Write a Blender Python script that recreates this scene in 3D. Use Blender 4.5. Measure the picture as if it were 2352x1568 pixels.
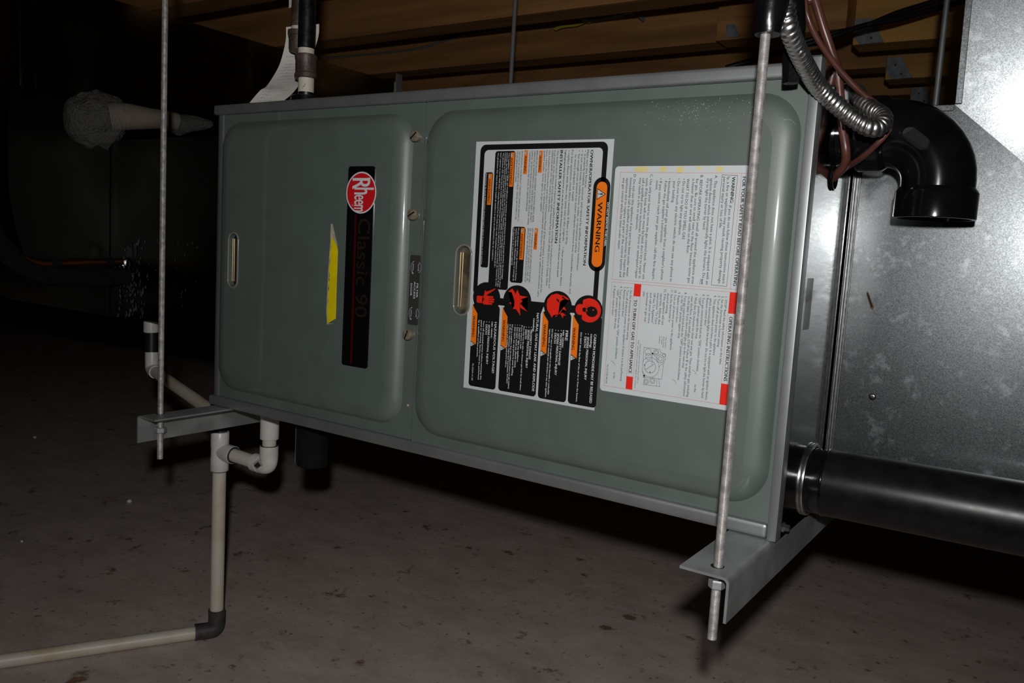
import bpy, bmesh, math, random
from mathutils import Vector, Matrix, noise
random.seed(7)
for _o in list(bpy.data.objects): bpy.data.objects.remove(_o)
SC = bpy.context.scene
COL = SC.collection

# ------------------------------------------------------------------ camera, light, exposure
CAM_P = Vector((1.07156, -0.77899, 0.26107))
FWD = Vector((-0.55286, 0.82590, -0.11061)).normalized()
UP = Vector((-0.10994, 0.05929, 0.99217)).normalized()
RIGHT = FWD.cross(UP).normalized()
UP = RIGHT.cross(FWD).normalized()
cd = bpy.data.cameras.new('camera'); cam = bpy.data.objects.new('camera', cd); COL.objects.link(cam)
cam.matrix_world = Matrix(((RIGHT.x, UP.x, -FWD.x, CAM_P.x), (RIGHT.y, UP.y, -FWD.y, CAM_P.y), (RIGHT.z, UP.z, -FWD.z, CAM_P.z), (0, 0, 0, 1)))
cd.sensor_width = 36.0; cd.lens = 1906.14 / 2352 * 36.0; cd.clip_start = 0.02; cd.clip_end = 60
SC.camera = cam

w = bpy.data.worlds.new('world'); SC.world = w; w.use_nodes = True
w.node_tree.nodes['Background'].inputs[0].default_value = (1.0, 0.8, 0.65, 1)
w.node_tree.nodes['Background'].inputs[1].default_value = 0.004

# the camera's built-in flash: above the lens and a little behind its front
FLASH_P = CAM_P + UP * 0.095 - FWD * 0.075
ld = bpy.data.lights.new('flash', 'SPOT'); flash = bpy.data.objects.new('flash', ld); COL.objects.link(flash)
ld.energy = 27.0; ld.color = (1.0, 0.985, 0.97); ld.shadow_soft_size = 0.014
flash.location = FLASH_P
ld.spot_size = math.radians(124); ld.spot_blend = 1.0
flash.rotation_euler = (FWD + UP * -0.10).to_track_quat('-Z', 'Y').to_euler()

SC.view_settings.view_transform = 'Standard'; SC.view_settings.look = 'None'
SC.view_settings.exposure = 0.0; SC.view_settings.gamma = 1.0; SC.view_settings.use_curve_mapping = False

# ------------------------------------------------------------------ materials
def lin(c):
    return tuple(((v / 255) / 12.92 if v / 255 < 0.04045 else ((v / 255 + 0.055) / 1.055) ** 2.4) for v in c)
def mat(name, col, rough=0.5, metal=0.0, var=0.0, vscale=8.0, bump=0.0, bscale=60.0, rvar=0.0, spec=None, stretch=None, col2=None, thresh=(0.4, 0.6), coat=0.0, detail=4.0):
    m = bpy.data.materials.new(name); m.use_nodes = True
    nt = m.node_tree; b = nt.nodes['Principled BSDF']
    b.inputs['Base Color'].default_value = (*col, 1); b.inputs['Roughness'].default_value = rough; b.inputs['Metallic'].default_value = metal
    if spec is not None: b.inputs['Specular IOR Level'].default_value = spec
    if coat: b.inputs['Coat Weight'].default_value = coat
    tc = nt.nodes.new('ShaderNodeTexCoord'); src = tc.outputs['Object']
    if stretch:
        mp = nt.nodes.new('ShaderNodeMapping'); mp.inputs['Scale'].default_value = stretch
        nt.links.new(src, mp.inputs[0]); src = mp.outputs[0]
    def nz(scale, det=detail):
        n = nt.nodes.new('ShaderNodeTexNoise'); n.inputs['Scale'].default_value = scale; n.inputs['Detail'].default_value = det
        nt.links.new(src, n.inputs['Vector']); return n.outputs['Fac']
    if var or col2:
        r = nt.nodes.new('ShaderNodeValToRGB')
        c2 = col2 if col2 else tuple(v * (1 - var) for v in col)
        c1 = col if col2 else tuple(min(1, v * (1 + var)) for v in col)
        r.color_ramp.elements[0].position = thresh[0]; r.color_ramp.elements[1].position = thresh[1]
        r.color_ramp.elements[0].color = (*c2, 1); r.color_ramp.elements[1].color = (*c1, 1)
        nt.links.new(nz(vscale), r.inputs[0]); nt.links.new(r.outputs[0], b.inputs['Base Color'])
    if rvar:
        mr = nt.nodes.new('ShaderNodeMapRange'); mr.inputs[1].default_value = 0.3; mr.inputs[2].default_value = 0.7
        mr.inputs[3].default_value = max(0.02, rough - rvar); mr.inputs[4].default_value = min(1, rough + rvar)
        nt.links.new(nz(vscale * 1.7), mr.inputs[0]); nt.links.new(mr.outputs[0], b.inputs['Roughness'])
    if bump:
        bp = nt.nodes.new('ShaderNodeBump'); bp.inputs['Strength'].default_value = bump; bp.inputs['Distance'].default_value = 0.002
        nt.links.new(nz(bscale), bp.inputs['Height']); nt.links.new(bp.outputs[0], b.inputs['Normal'])
    return m

def galvanised(name, base=(0.56, 0.58, 0.60), rough=0.34, grain=260.0, blot=0.0, bump=0.25, sharp=0.15):
    m = bpy.data.materials.new(name); m.use_nodes = True
    nt = m.node_tree; b = nt.nodes['Principled BSDF']; b.inputs['Metallic'].default_value = 1.0
    tc = nt.nodes.new('ShaderNodeTexCoord')
    vo = nt.nodes.new('ShaderNodeTexVoronoi'); vo.inputs['Scale'].default_value = grain
    nt.links.new(tc.outputs['Object'], vo.inputs['Vector'])
    big = nt.nodes.new('ShaderNodeTexNoise'); big.inputs['Scale'].default_value = 5.0; big.inputs['Detail'].default_value = 5
    nt.links.new(tc.outputs['Object'], big.inputs['Vector'])
    sep = nt.nodes.new('ShaderNodeSeparateColor'); nt.links.new(vo.outputs['Color'], sep.inputs[0])
    ramp = nt.nodes.new('ShaderNodeValToRGB')
    ramp.color_ramp.elements[0].color = (*[v * 0.62 for v in base], 1); ramp.color_ramp.elements[1].color = (*[min(1, v * 1.2) for v in base], 1)
    nt.links.new(sep.outputs[0], ramp.inputs[0])
    out = ramp.outputs[0]
    mr = nt.nodes.new('ShaderNodeMapRange'); mr.inputs[3].default_value = rough - 0.05; mr.inputs[4].default_value = rough + 0.06
    ad = nt.nodes.new('ShaderNodeMath'); ad.operation = 'ADD'; nt.links.new(sep.outputs[1], ad.inputs[0]); nt.links.new(big.outputs['Fac'], ad.inputs[1])
    hv = nt.nodes.new('ShaderNodeMath'); hv.operation = 'MULTIPLY'; hv.inputs[1].default_value = 0.5; nt.links.new(ad.outputs[0], hv.inputs[0])
    nt.links.new(hv.outputs[0], mr.inputs[0]); nt.links.new(mr.outputs[0], b.inputs['Roughness'])
    if blot:     # white oxide bloom on the zinc
        bl = nt.nodes.new('ShaderNodeTexNoise'); bl.inputs['Scale'].default_value = 60.0; bl.inputs['Detail'].default_value = 6; bl.inputs['Roughness'].default_value = 0.65
        nt.links.new(tc.outputs['Object'], bl.inputs['Vector'])
        br = nt.nodes.new('ShaderNodeValToRGB'); br.color_ramp.elements[0].position = 0.57; br.color_ramp.elements[1].position = 0.70
        br.color_ramp.elements[0].color = (0, 0, 0, 1); br.color_ramp.elements[1].color = (blot, blot, blot, 1)
        nt.links.new(bl.outputs['Fac'], br.inputs[0])
        im = nt.nodes.new('ShaderNodeMath'); im.operation = 'SUBTRACT'; im.inputs[0].default_value = 1.0
        nt.links.new(br.outputs[0], im.inputs[1]); nt.links.new(im.outputs[0], b.inputs['Metallic'])
        mx = nt.nodes.new('ShaderNodeMix'); mx.data_type = 'RGBA'; mx.inputs[7].default_value = (0.42, 0.45, 0.48, 1)
        nt.links.new(br.outputs[0], mx.inputs[0]); nt.links.new(out, mx.inputs[6]); out = mx.outputs[2]
    nt.links.new(out, b.inputs['Base Color'])
    bp = nt.nodes.new('ShaderNodeBump'); bp.inputs['Strength'].default_value = bump; bp.inputs['Distance'].default_value = 0.001
    nt.links.new(sep.outputs[2], bp.inputs['Height']); nt.links.new(bp.outputs[0], b.inputs['Normal'])
    # second, sharper lobe of the same zinc: the skin between the crystals
    b2 = nt.nodes.new('ShaderNodeBsdfPrincipled'); b2.inputs['Metallic'].default_value = 1.0; b2.inputs['Roughness'].default_value = sharp
    nt.links.new(ramp.outputs[0], b2.inputs['Base Color'])
    ms = nt.nodes.new('ShaderNodeMixShader'); ms.inputs[0].default_value = 0.20
    nt.links.new(b.outputs[0], ms.inputs[1]); nt.links.new(b2.outputs[0], ms.inputs[2]); nt.links.new(ms.outputs[0], nt.nodes['Material Output'].inputs[0])
    return m

M = {}
M['door'] = mat('green_grey_enamel', (0.098, 0.126, 0.112), 0.50, 0, 0.04, 30, 0.012, 900, spec=0.95, coat=0.7)
M['door'].node_tree.nodes['Principled BSDF'].inputs['Coat Roughness'].default_value = 0.07
M['casing'] = mat('grey_casing_paint', (0.30, 0.315, 0.315), 0.46, 0.72, 0.06, 25, 0.02, 900)
M['endplate'] = mat('smooth_zinc', (0.52, 0.52, 0.51), 0.11, 1.0, 0.05, 40, 0.03, 90, 0.05, stretch=(1, 1, 6))
M['galv'] = galvanised('spangled_zinc', base=(0.116, 0.124, 0.128), rough=0.33, grain=1300, blot=0.30, bump=0.10)
M['galv_plain'] = galvanised('cleat_zinc', base=(0.16, 0.165, 0.17), rough=0.30, grain=800, bump=0.08)
M['dull_zinc'] = mat('dull_zinc_angle', (0.34, 0.35, 0.355), 0.52, 0.62, 0.16, 18, 0.05, 300, 0.08)
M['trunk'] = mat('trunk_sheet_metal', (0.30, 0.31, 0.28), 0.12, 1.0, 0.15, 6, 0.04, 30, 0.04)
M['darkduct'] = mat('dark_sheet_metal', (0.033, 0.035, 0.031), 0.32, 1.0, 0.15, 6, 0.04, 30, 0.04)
M['rod'] = mat('zinc_thread', (0.60, 0.575, 0.56), 0.38, 0.7, 0.18, 160, 0, 1, 0.08)
M['abs'] = mat('black_abs', (0.004, 0.004, 0.0045), 0.13, 0, 0.2, 40, 0, 400, spec=0.5)
M['abs_pipe'] = mat('black_abs_pipe', (0.006, 0.006, 0.007), 0.32, 0, 0.25, 50, 0, 500, 0.03, spec=0.25)
M['mark'] = mat('matt_black_mark', (0.003, 0.003, 0.003), 0.5, spec=0.12)
M['flex'] = mat('bright_aluminium', (0.68, 0.675, 0.67), 0.33, 1.0, 0.08, 120, 0, 400, 0.04)
M['tape'] = mat('black_tape', (0.004, 0.004, 0.004), 0.24, 0, 0.2, 60, 0.15, 130)
M['wire'] = mat('brown_jacket', (0.080, 0.028, 0.020), 0.33, 0, 0.18, 70, 0, 200)
M['pvc'] = mat('white_pvc', (0.60, 0.585, 0.55), 0.34, 0, 0.06, 30, 0.03, 300)
M['pvc_pipe'] = mat('cream_pvc', (0.56, 0.52, 0.44), 0.42, 0, 0, 14, 0.03, 300, col2=(0.47, 0.37, 0.22), thresh=(0.30, 0.52))
M['pvc_black'] = mat('black_plastic', (0.012, 0.012, 0.013), 0.4, 0, 0.2, 60)
M['elbow_dark'] = mat('sooty_plastic', (0.045, 0.040, 0.040), 0.6, 0, 0.25, 60, 0.2, 300)
M['glue'] = mat('dark_primer', (0.02, 0.025, 0.035), 0.35)
M['iron'] = mat('black_iron_paint', (0.004, 0.004, 0.005), 0.33, 0, 0.4, 90, 0.03, 160, 0.06, spec=0.9)
M['rust_iron'] = mat('brown_iron', (0.070, 0.046, 0.038), 0.48, 0.2, 0.3, 70, 0.25, 260)
M['dope'] = mat('white_pipe_dope', (0.58, 0.53, 0.45), 0.6, 0, 0, 150, 0.4, 300, col2=(0.20, 0.16, 0.12), thresh=(0.28, 0.36))
M['paper'] = mat('white_label', (0.56, 0.59, 0.60), 0.38, 0, 0.02, 20)
M['paper2'] = mat('satin_label', (0.60, 0.64, 0.65), 0.33, 0, 0.02, 20)
M['receipt'] = mat('receipt_paper', (0.66, 0.63, 0.58), 0.7, 0, 0.06, 40)
M['ink_black'] = mat('black_print', (0.006, 0.006, 0.006), 0.42)
M['ink_grey'] = mat('grey_print', (0.018, 0.018, 0.020), 0.5)
M['ink_white'] = mat('white_print', (0.68, 0.70, 0.72), 0.45)
M['ink_orange'] = mat('orange_print', (0.90, 0.19, 0.008), 0.40)
M['ink_red'] = mat('red_print', (0.80, 0.022, 0.010), 0.42)
M['ink_blue'] = mat('blue_pen', (0.14, 0.17, 0.32), 0.6)
M['badge'] = mat('gloss_black_badge', (0.004, 0.004, 0.004), 0.18)
M['badge_red'] = mat('badge_red', (0.62, 0.010, 0.016), 0.35)
M['badge_dim'] = mat('dim_badge_print', (0.020, 0.011, 0.007), 0.3)
M['badge_line'] = mat('dark_red_line', (0.06, 0.002, 0.003), 0.3)
M['yellow'] = mat('yellow_tape', (0.78, 0.62, 0.0), 0.5, 0, 0.05, 60)
M['tornpaper'] = mat('torn_backing', (0.40, 0.36, 0.28), 0.8, 0, 0.1, 90)
M['stain'] = mat('old_glue_stain', (0.72, 0.60, 0.27), 0.5)
M['dustglue'] = mat('dusty_residue', (0.30, 0.29, 0.22), 0.7, 0, 0.2, 200)
M['filt'] = mat('dark_grey_label', (0.035, 0.035, 0.034), 0.4)
M['brass'] = mat('zinc_yellow_screw', (0.36, 0.31, 0.22), 0.32, 0.55, 0.2, 200)
M['steel'] = mat('bright_steel', (0.62, 0.63, 0.64), 0.25, 1.0, 0.1, 200)
M['rim'] = mat('smoky_plastic_rim', (0.20, 0.19, 0.165), 0.18, 0, 0, 1)
M['amber'] = mat('amber_backing', (0.17, 0.14, 0.085), 0.35, 0, 0, 40, col2=(0.05, 0.042, 0.028), thresh=(0.4, 0.62))
M['slotdark'] = mat('dark_slot', (0.006, 0.004, 0.003), 0.25)
M['gold'] = mat('gold_edge', (0.50, 0.38, 0.20), 0.3, 0.8)
M['copper'] = mat('copper_tube', (0.20, 0.065, 0.018), 0.40, 1.0, 0.15, 40)
M['insul'] = mat('black_foam', (0.004, 0.004, 0.004), 0.9, 0, 0.3, 50, 0.1, 200, spec=0.2)
M['foil'] = mat('wrinkled_foil_tape', (0.16, 0.165, 0.17), 0.25, 0.9, 0.3, 50, 0.9, 60)
M['caulk'] = mat('duct_sealant', (0.055, 0.065, 0.068), 0.6, 0, 0.4, 40, 0.6, 90)
M['card'] = mat('tan_cardboard', (0.17, 0.135, 0.105), 0.75, 0, 0.08, 30)
M['wood'] = mat('brown_lumber', (0.46, 0.225, 0.075), 0.75, 0, 0.30, 9, 0.3, 60, stretch=(0.25, 3, 3), thresh=(0.3, 0.7))
M['wood2'] = mat('yellow_lumber', (0.56, 0.30, 0.075), 0.75, 0, 0.22, 9, 0.25, 60, stretch=(0.25, 3, 3), thresh=(0.3, 0.7))
M['ply'] = mat('subfloor', (0.16, 0.10, 0.06), 0.85, 0, 0.3, 12)
M['plate'] = mat('truss_plate', (0.26, 0.29, 0.32), 0.5, 0.2, 0.15, 60, 0.15, 300)
M['cable_y'] = mat('yellow_cable', (0.60, 0.48, 0.05), 0.45)
M['cable_w'] = mat('white_cable', (0.50, 0.50, 0.48), 0.45)
M['cable_g'] = mat('grey_cable', (0.20, 0.20, 0.20), 0.5)
M['cable_k'] = mat('black_cable', (0.01, 0.01, 0.01), 0.5)
M['nail'] = mat('rusty_nail', (0.10, 0.045, 0.02), 0.6, 0.3)
M['wall'] = mat('block_wall', (0.10, 0.075, 0.06), 0.9, 0, 0.2, 4)
M['pebble'] = mat('white_chip', (0.75, 0.75, 0.72), 0.7)

def concrete():
    m = bpy.data.materials.new('sealed_concrete'); m.use_nodes = True
    nt = m.node_tree; b = nt.nodes['Principled BSDF']; b.inputs['Roughness'].default_value = 0.62
    tc = nt.nodes.new('ShaderNodeTexCoord')
    def n(scale, det=6, rough=0.6, st=None):
        t = nt.nodes.new('ShaderNodeTexNoise'); t.inputs['Scale'].default_value = scale; t.inputs['Detail'].default_value = det; t.inputs['Roughness'].default_value = rough
        if st:
            mp = nt.nodes.new('ShaderNodeMapping'); mp.inputs['Scale'].default_value = st; mp.inputs['Rotation'].default_value = (0, 0, 0.5)
            nt.links.new(tc.outputs['Object'], mp.inputs[0]); nt.links.new(mp.outputs[0], t.inputs['Vector'])
        else: nt.links.new(tc.outputs['Object'], t.inputs['Vector'])
        return t.outputs['Fac']
    def ramp(f, p0, c0, p1, c1):
        r = nt.nodes.new('ShaderNodeValToRGB'); e = r.color_ramp.elements
        e[0].position = p0; e[0].color = (*c0, 1); e[1].position = p1; e[1].color = (*c1, 1); nt.links.new(f, r.inputs[0]); return r.outputs[0]
    def mix(f, a, bcol):
        x = nt.nodes.new('ShaderNodeMix'); x.data_type = 'RGBA'; nt.links.new(f, x.inputs[0]); nt.links.new(a, x.inputs[6])
        x.inputs[7].default_value = (*bcol, 1); return x.outputs[2]
    base = ramp(n(7.0, 10, 0.75, (1, 1.8, 1)), 0.3, (0.42, 0.345, 0.31), 0.7, (0.64, 0.54, 0.49))
    k = (0, 0, 0); o = (1, 1, 1)
    c = mix(ramp(n(17, 4, 0.7), 0.61, k, 0.69, o), base, (0.22, 0.125, 0.08))
    c = mix(ramp(n(60, 3, 0.7), 0.63, k, 0.71, (0.8,) * 3), c, (0.13, 0.09, 0.075))
    c = mix(ramp(n(5, 5, 0.7), 0.55, k, 0.8, (0.6,) * 3), c, (0.30, 0.20, 0.15))
    nt.links.new(c, b.inputs['Base Color'])
    bp = nt.nodes.new('ShaderNodeBump'); bp.inputs['Strength'].default_value = 0.3; bp.inputs['Distance'].default_value = 0.003
    nt.links.new(n(38, 8, 0.7), bp.inputs['Height']); nt.links.new(bp.outputs[0], b.inputs['Normal'])
    return m
M['concrete'] = concrete()

# ------------------------------------------------------------------ mesh helpers
class MB:
    def __init__(s): s.v = []; s.f = []
    def add(s, vs, fs):
        n = len(s.v); s.v += [tuple(p) for p in vs]; s.f += [tuple(i + n for i in f) for f in fs]; return s
    def box(s, lo, hi):
        (a, b, c), (d, e, f) = lo, hi
        return s.add([(a, b, c), (d, b, c), (d, e, c), (a, e, c), (a, b, f), (d, b, f), (d, e, f), (a, e, f)],
                     [(0, 3, 2, 1), (4, 5, 6, 7), (0, 1, 5, 4), (1, 2, 6, 5), (2, 3, 7, 6), (3, 0, 4, 7)])
    def prism(s, poly, off):          # poly: list of 3D points in a plane, off: extrusion vector
        n = len(poly); o = Vector(off); vs = [Vector(p) for p in poly]; vs += [p + o for p in vs]
        fs = [tuple(range(n))[::-1], tuple(range(n, 2 * n))] + [(i, (i + 1) % n, n + (i + 1) % n, n + i) for i in range(n)]
        return s.add(vs, fs)
    def rings(s, rs, closed=True, cap0=True, cap1=True):
        n = len(rs[0]); vs = [p for r in rs for p in r]; fs = []
        for k in range(len(rs) - 1):
            for i in range(n if closed else n - 1):
                j = (i + 1) % n; fs.append((k * n + i, k * n + j, (k + 1) * n + j, (k + 1) * n + i))
        if cap0: fs.append(tuple(range(n))[::-1])
        if cap1: fs.append(tuple(range((len(rs) - 1) * n, len(rs) * n)))
        return s.add(vs, fs)
    def tube(s, pts, rad, seg=16, sub=6, smooth=True, cap0=True, cap1=True, rfun=None):
        P = [Vector(p) for p in pts]
        R = list(rad) if isinstance(rad, (list, tuple)) else [rad] * len(P)
        if smooth and len(P) > 2: P, R = spline(P, R, sub)
        return s.rings(frames(P, R, seg, rfun), True, cap0, cap1)
    def lathe(s, prof, origin, axis, seg=24, cap0=True, cap1=True):   # prof: (distance along axis, radius)
        o = Vector(origin); ax = Vector(axis).normalized(); u = ax.orthogonal().normalized(); w_ = ax.cross(u)
        rs = [[o + ax * d + (u * math.cos(2 * math.pi * i / seg) + w_ * math.sin(2 * math.pi * i / seg)) * r for i in range(seg)] for d, r in prof]
        return s.rings(rs, True, cap0, cap1)
def spline(P, R, sub):
    out = []; rr = []; n = len(P)
    for i in range(n - 1):
        p0, p1, p2, p3 = P[max(i - 1, 0)], P[i], P[i + 1], P[min(i + 2, n - 1)]
        for k in range(sub):
            t = k / sub
            out.append(0.5 * ((2 * p1) + (p2 - p0) * t + (2 * p0 - 5 * p1 + 4 * p2 - p3) * t * t + (3 * p1 - p0 - 3 * p2 + p3) * t ** 3))
            rr.append(R[i] + (R[i + 1] - R[i]) * t)
    out.append(P[-1]); rr.append(R[-1]); return out, rr
def frames(P, R, seg, rfun=None):
    rs = []; u = None; L = 0.0
    for i, p in enumerate(P):
        t = (P[min(i + 1, len(P) - 1)] - P[max(i - 1, 0)]).normalized()
        if u is None: u = t.orthogonal().normalized()
        u = (u - t * u.dot(t)).normalized(); v = t.cross(u)
        if i: L += (P[i] - P[i - 1]).length
        ring = []
        for k in range(seg):
            a = 2 * math.pi * k / seg
            r = R[i] * (rfun(L, a, i) if rfun else 1.0)
            ring.append(p + (u * math.cos(a) + v * math.sin(a)) * r)
        rs.append(ring)
    return rs
def obj(name, mb, m, parent=None, smooth=None, bevel=0.0, bseg=2):
    me = bpy.data.meshes.new(name); me.from_pydata(mb.v, [], mb.f)
    bm = bmesh.new(); bm.from_mesh(me)
    bmesh.ops.recalc_face_normals(bm, faces=bm.faces)
    if bevel:
        es = [e for e in bm.edges if len(e.link_faces) == 2 and e.calc_face_angle(0) > 0.6]
        bmesh.ops.bevel(bm, geom=es, offset=bevel, segments=bseg, profile=0.6, affect='EDGES', clamp_overlap=True)
    bm.to_mesh(me); bm.free()
    if smooth is not None:
        for p in me.polygons: p.use_smooth = True
        me.set_sharp_from_angle(angle=math.radians(smooth))
    me.materials.append(M[m] if isinstance(m, str) else m)
    o = bpy.data.objects.new(name, me); COL.objects.link(o)
    if parent is not None: adopt(o, parent)
    return o
def adopt(o, p):       # meshes are modelled in room coordinates, so a child of an Empty undoes its offset
    o.parent = p
    o.matrix_parent_inverse = Matrix.Translation(-Vector(p.location)) if p.type == 'EMPTY' else Matrix.Identity(4)
def thing(name, loc, label, cat, group=None):
    e = bpy.data.objects.new(name, None); COL.objects.link(e); e.location = loc; e.empty_display_size = 0.05
    e['label'] = label; e['category'] = cat
    if group: e['group'] = group
    return e
def tag(o, label, cat, group=None):
    o['label'] = label; o['category'] = cat
    if group: o['group'] = group
    return o
def struct(o): o['kind'] = 'structure'; return o
def rrect(x0, x1, z0, z1, r, n=8, y=0.0):
    pts = []
    for cx, cz, a0 in ((x1 - r, z1 - r, 0), (x0 + r, z1 - r, 90), (x0 + r, z0 + r, 180), (x1 - r, z0 + r, 270)):
        for k in range(n + 1):
            a = math.radians(a0 + 90 * k / n); pts.append((cx + r * math.cos(a), y, cz + r * math.sin(a)))
    return pts
def flat_fill(loops, y):              # planar face with holes
    bm = bmesh.new(); es = []
    for lp in loops:
        vs = [bm.verts.new((p[0], y, p[2])) for p in lp]
        es += [bm.edges.new((vs[i], vs[(i + 1) % len(vs)])) for i in range(len(vs))]
    bmesh.ops.triangle_fill(bm, edges=es, use_beauty=True, use_dissolve=False, normal=(0, -1, 0))
    bm.verts.index_update()
    r = [tuple(v.co) for v in bm.verts], [tuple(v.index for v in f.verts) for f in bm.faces]
    bm.free(); return r

# ------------------------------------------------------------------ the crawl space
ZF = -0.415
fl = struct(obj('floor', MB().box((-5, -2.6, ZF - 0.1), (4, 5.5, ZF)), 'concrete'))
for nm, lo, hi in (('wall_back', (-5, 5.5, ZF), (4, 5.6, 1.16)), ('wall_left', (-5.1, -2.6, ZF), (-5, 5.6, 1.16)), ('wall_right', (4, -2.6, ZF), (4.1, 5.6, 1.16)), ('wall_front', (-5, -2.7, ZF), (4, -2.6, 1.16))):
    struct(obj(nm, MB().box(lo, hi), 'wall'))
ceil = struct(obj('ceiling', MB().box((-5, -2.6, 1.16), (4, 5.6, 1.18)), 'ply'))
JT = 0.089
def joist(x0, x1, y, zb, m, taper=0.0):
    mb = MB()
    n = 14; rs = []
    for k in range(n + 1):
        x = x0 + (x1 - x0) * k / n
        j = 0.0025 * noise.noise(Vector((x * 3, y * 7, 1.3)))
        rs.append([(x, y + j, zb + j), (x, y + JT + j, zb + j), (x, y + JT + j, 1.158), (x, y + j, 1.158)])
    mb.rings(rs)
    return obj('joist', mb, m, ceil)
for y in (-0.205, 0.28, 0.76): joist(-4.6, 0.483, y, 0.922, 'wood')      # nearer joists, above the frame
trap = [(0.4845, 0.950), (0.4865, 0.903), (0.504, 0.8805), (0.5665, 0.882), (0.527, 0.950)]
for k, y in enumerate((1.24, 1.72, 2.20, 2.69, 3.18, 3.67)):
    joist(-4.6, 0.483, y, 0.922 + 0.002 * (k % 2), 'wood')
    if k: 
        j2 = joist(0.4835, 3.4, y + 0.003, 0.882, 'wood2')
        pl = obj('truss_plate', MB().prism([(x, y + 0.001, z) for x, z in trap], (0, -0.0045, 0)), 'plate', j2)
        nb = MB()
        for (px, pz) in ((0.512, 0.925), (0.532, 0.896)):
            nb.lathe([(0, 0.0035), (0.0015, 0.003)], (px, y - 0.0036, pz), (0, -1, 0), 8)
        obj('plate_nail', nb, 'nail', j2)
j3 = joist(0.12, 0.4835, 1.629, 0.905, 'wood')
obj('truss_plate', MB().prism([(0.148, 1.627, 0.945), (0.152, 1.627, 0.921), (0.160, 1.627, 0.908), (0.190, 1.627, 0.908), (0.172, 1.627, 0.945)], (0, -0.005, 0)), 'plate', j3)

# ------------------------------------------------------------------ sheet metal ducts
def y1(x, z): return 0.158 + 0.02 * (x - 0.868) + 0.010 * (z - 0.36)
XC, ZC = 0.9535, 0.4285
def y2(x, z): return y1(XC, ZC) + (0.06 * (x - XC) - 0.113 * (z - ZC)) / 0.98
HX = 1.4386
def yh(): return y1(HX, 0.0)
duct = thing('duct_elbow', (1.15, 0.4, 0.0), 'large bright galvanised sheet metal duct elbow on the right end of the furnace', 'duct')
def P1(x, z): return (x, y1(x, z), z)
def P2(x, z): return (x, y2(x, z), z)
def grid_poly(poly, yf, n=1):
    return [(x, yf(x, z), z) for x, z in poly]
lower = grid_poly([(0.8655, 0.0), (HX, 0.0), (XC, ZC), (0.8655, 0.4285)], y1)
obj('lower_cheek', MB().prism(lower, (0, 0.0012, 0)), 'galv', duct)
upper = [lower[2], P2(HX, 0.0), P2(HX, 1.12), P2(XC, 1.12)]
obj('upper_cheek', MB().prism(upper, (0, 0.0012, 0)), 'galv', duct)
body = MB().prism([(0.8655, 0.24, 0.0), (HX, 0.24, 0.0), (HX, 0.24, 1.12), (XC, 0.24, 1.12), (XC, 0.24, ZC), (0.8655, 0.24, ZC)], (0, 0.44, 0))
def wrap(a, b): return [a, b, (b[0], 0.241, b[2]), (a[0], 0.241, a[2])]
for a, b in ((lower[3], lower[2]), (lower[0], lower[3]), (lower[1], lower[0]), (upper[2], lower[1])):
    body.add(wrap(a, b), [(0, 1, 2, 3)])
body.add([lower[2], upper[3], (XC, 0.26, 1.12), (XC, 0.26, ZC)], [(0, 1, 2, 3)])
body.add([lower[2], lower[1], P2(HX, 0.0)], [(0, 1, 2)])
obj('duct_body', body, 'galv_plain', duct)
# folded hems round the inner corner
hem = MB()
for a, b, sgn in ((P1(0.868, ZC), P1(XC, ZC), 0), (P2(XC, ZC), P2(XC, 1.12), 1)):
    a, b = Vector(a), Vector(b); t = (b - a).normalized(); nrm = Vector((0, -1, 0)); side = t.cross(nrm)
    if sgn: side = Vector((1, 0, 0))
    else: side = Vector((0, 0, -1))
    hem.prism([a, b, b + side * 0.0065, a + side * 0.0065], nrm * 0.0022)
obj('hem', hem, 'galv_plain', duct, bevel=0.0008)
cleat = MB()
for dx, r in ((0.0, 0.0011), (0.0026, 0.0016), (0.0054, 0.0011)):
    cleat.tube([P1(0.8672 + dx, 0.0), P1(0.8672 + dx, ZC)], r, 8, smooth=False)
obj('drive_cleat', cleat, 'steel', duct, smooth=40)
sc = MB().lathe([(0, 0.0036), (0.0006, 0.0034), (0.0010, 0.0024), (0.0011, 0.0008)], Vector(P1(0.9075, 0.1280)) + Vector((0, -0.0002, 0)), (0, -1, 0), 14)
obj('rivet', sc, 'galv_plain', duct, smooth=50)
sn = MB().tube([P1(0.8975, 0.2228), (0.8955, 0.137, 0.2375)], [0.0013, 0.0009], 8, smooth=False)
sn.lathe([(0, 0.0020), (0.001, 0.0020)], P1(0.8977, 0.222), (0, -1, 0.3), 8)
tag(obj('nail', sn, 'nail', None, smooth=50), 'rusty brown sheet metal screw point sticking out of the bright duct', 'screw')

XT = -0.48
trunk = thing('trunk_duct', (XT - 0.15, 0.4, 0.45), 'large dark shiny sheet metal trunk duct crossing behind the left end of the furnace', 'duct')
obj('trunk_body', MB().box((XT - 0.45, -0.6, 0.492), (XT, 0.920, 0.682)), 'trunk', trunk)
st = MB().box((XT, -0.0400, 0.492), (XT + 0.004, -0.0365, 0.682)).box((XT, -0.0155, 0.492), (XT + 0.003, -0.0125, 0.682)).box((XT, -0.0365, 0.492), (XT + 0.0015, -0.0155, 0.682))
obj('seam_cleat', st, 'darkduct', trunk)
obj('ledge_flange', MB().box((XT - 0.02, -0.55, 0.4855), (XT + 0.006, 0.060, 0.4925)), 'darkduct', trunk, bevel=0.001)
obj('end_cleat', MB().box((XT, 0.910, 0.492), (XT + 0.004, 0.932, 0.705)), 'dull_zinc', trunk)
boot = thing('curved_boot', (XT, 0.03, 0.08), 'dark sheet metal duct boot with rounded heel at far left', 'duct')
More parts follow.
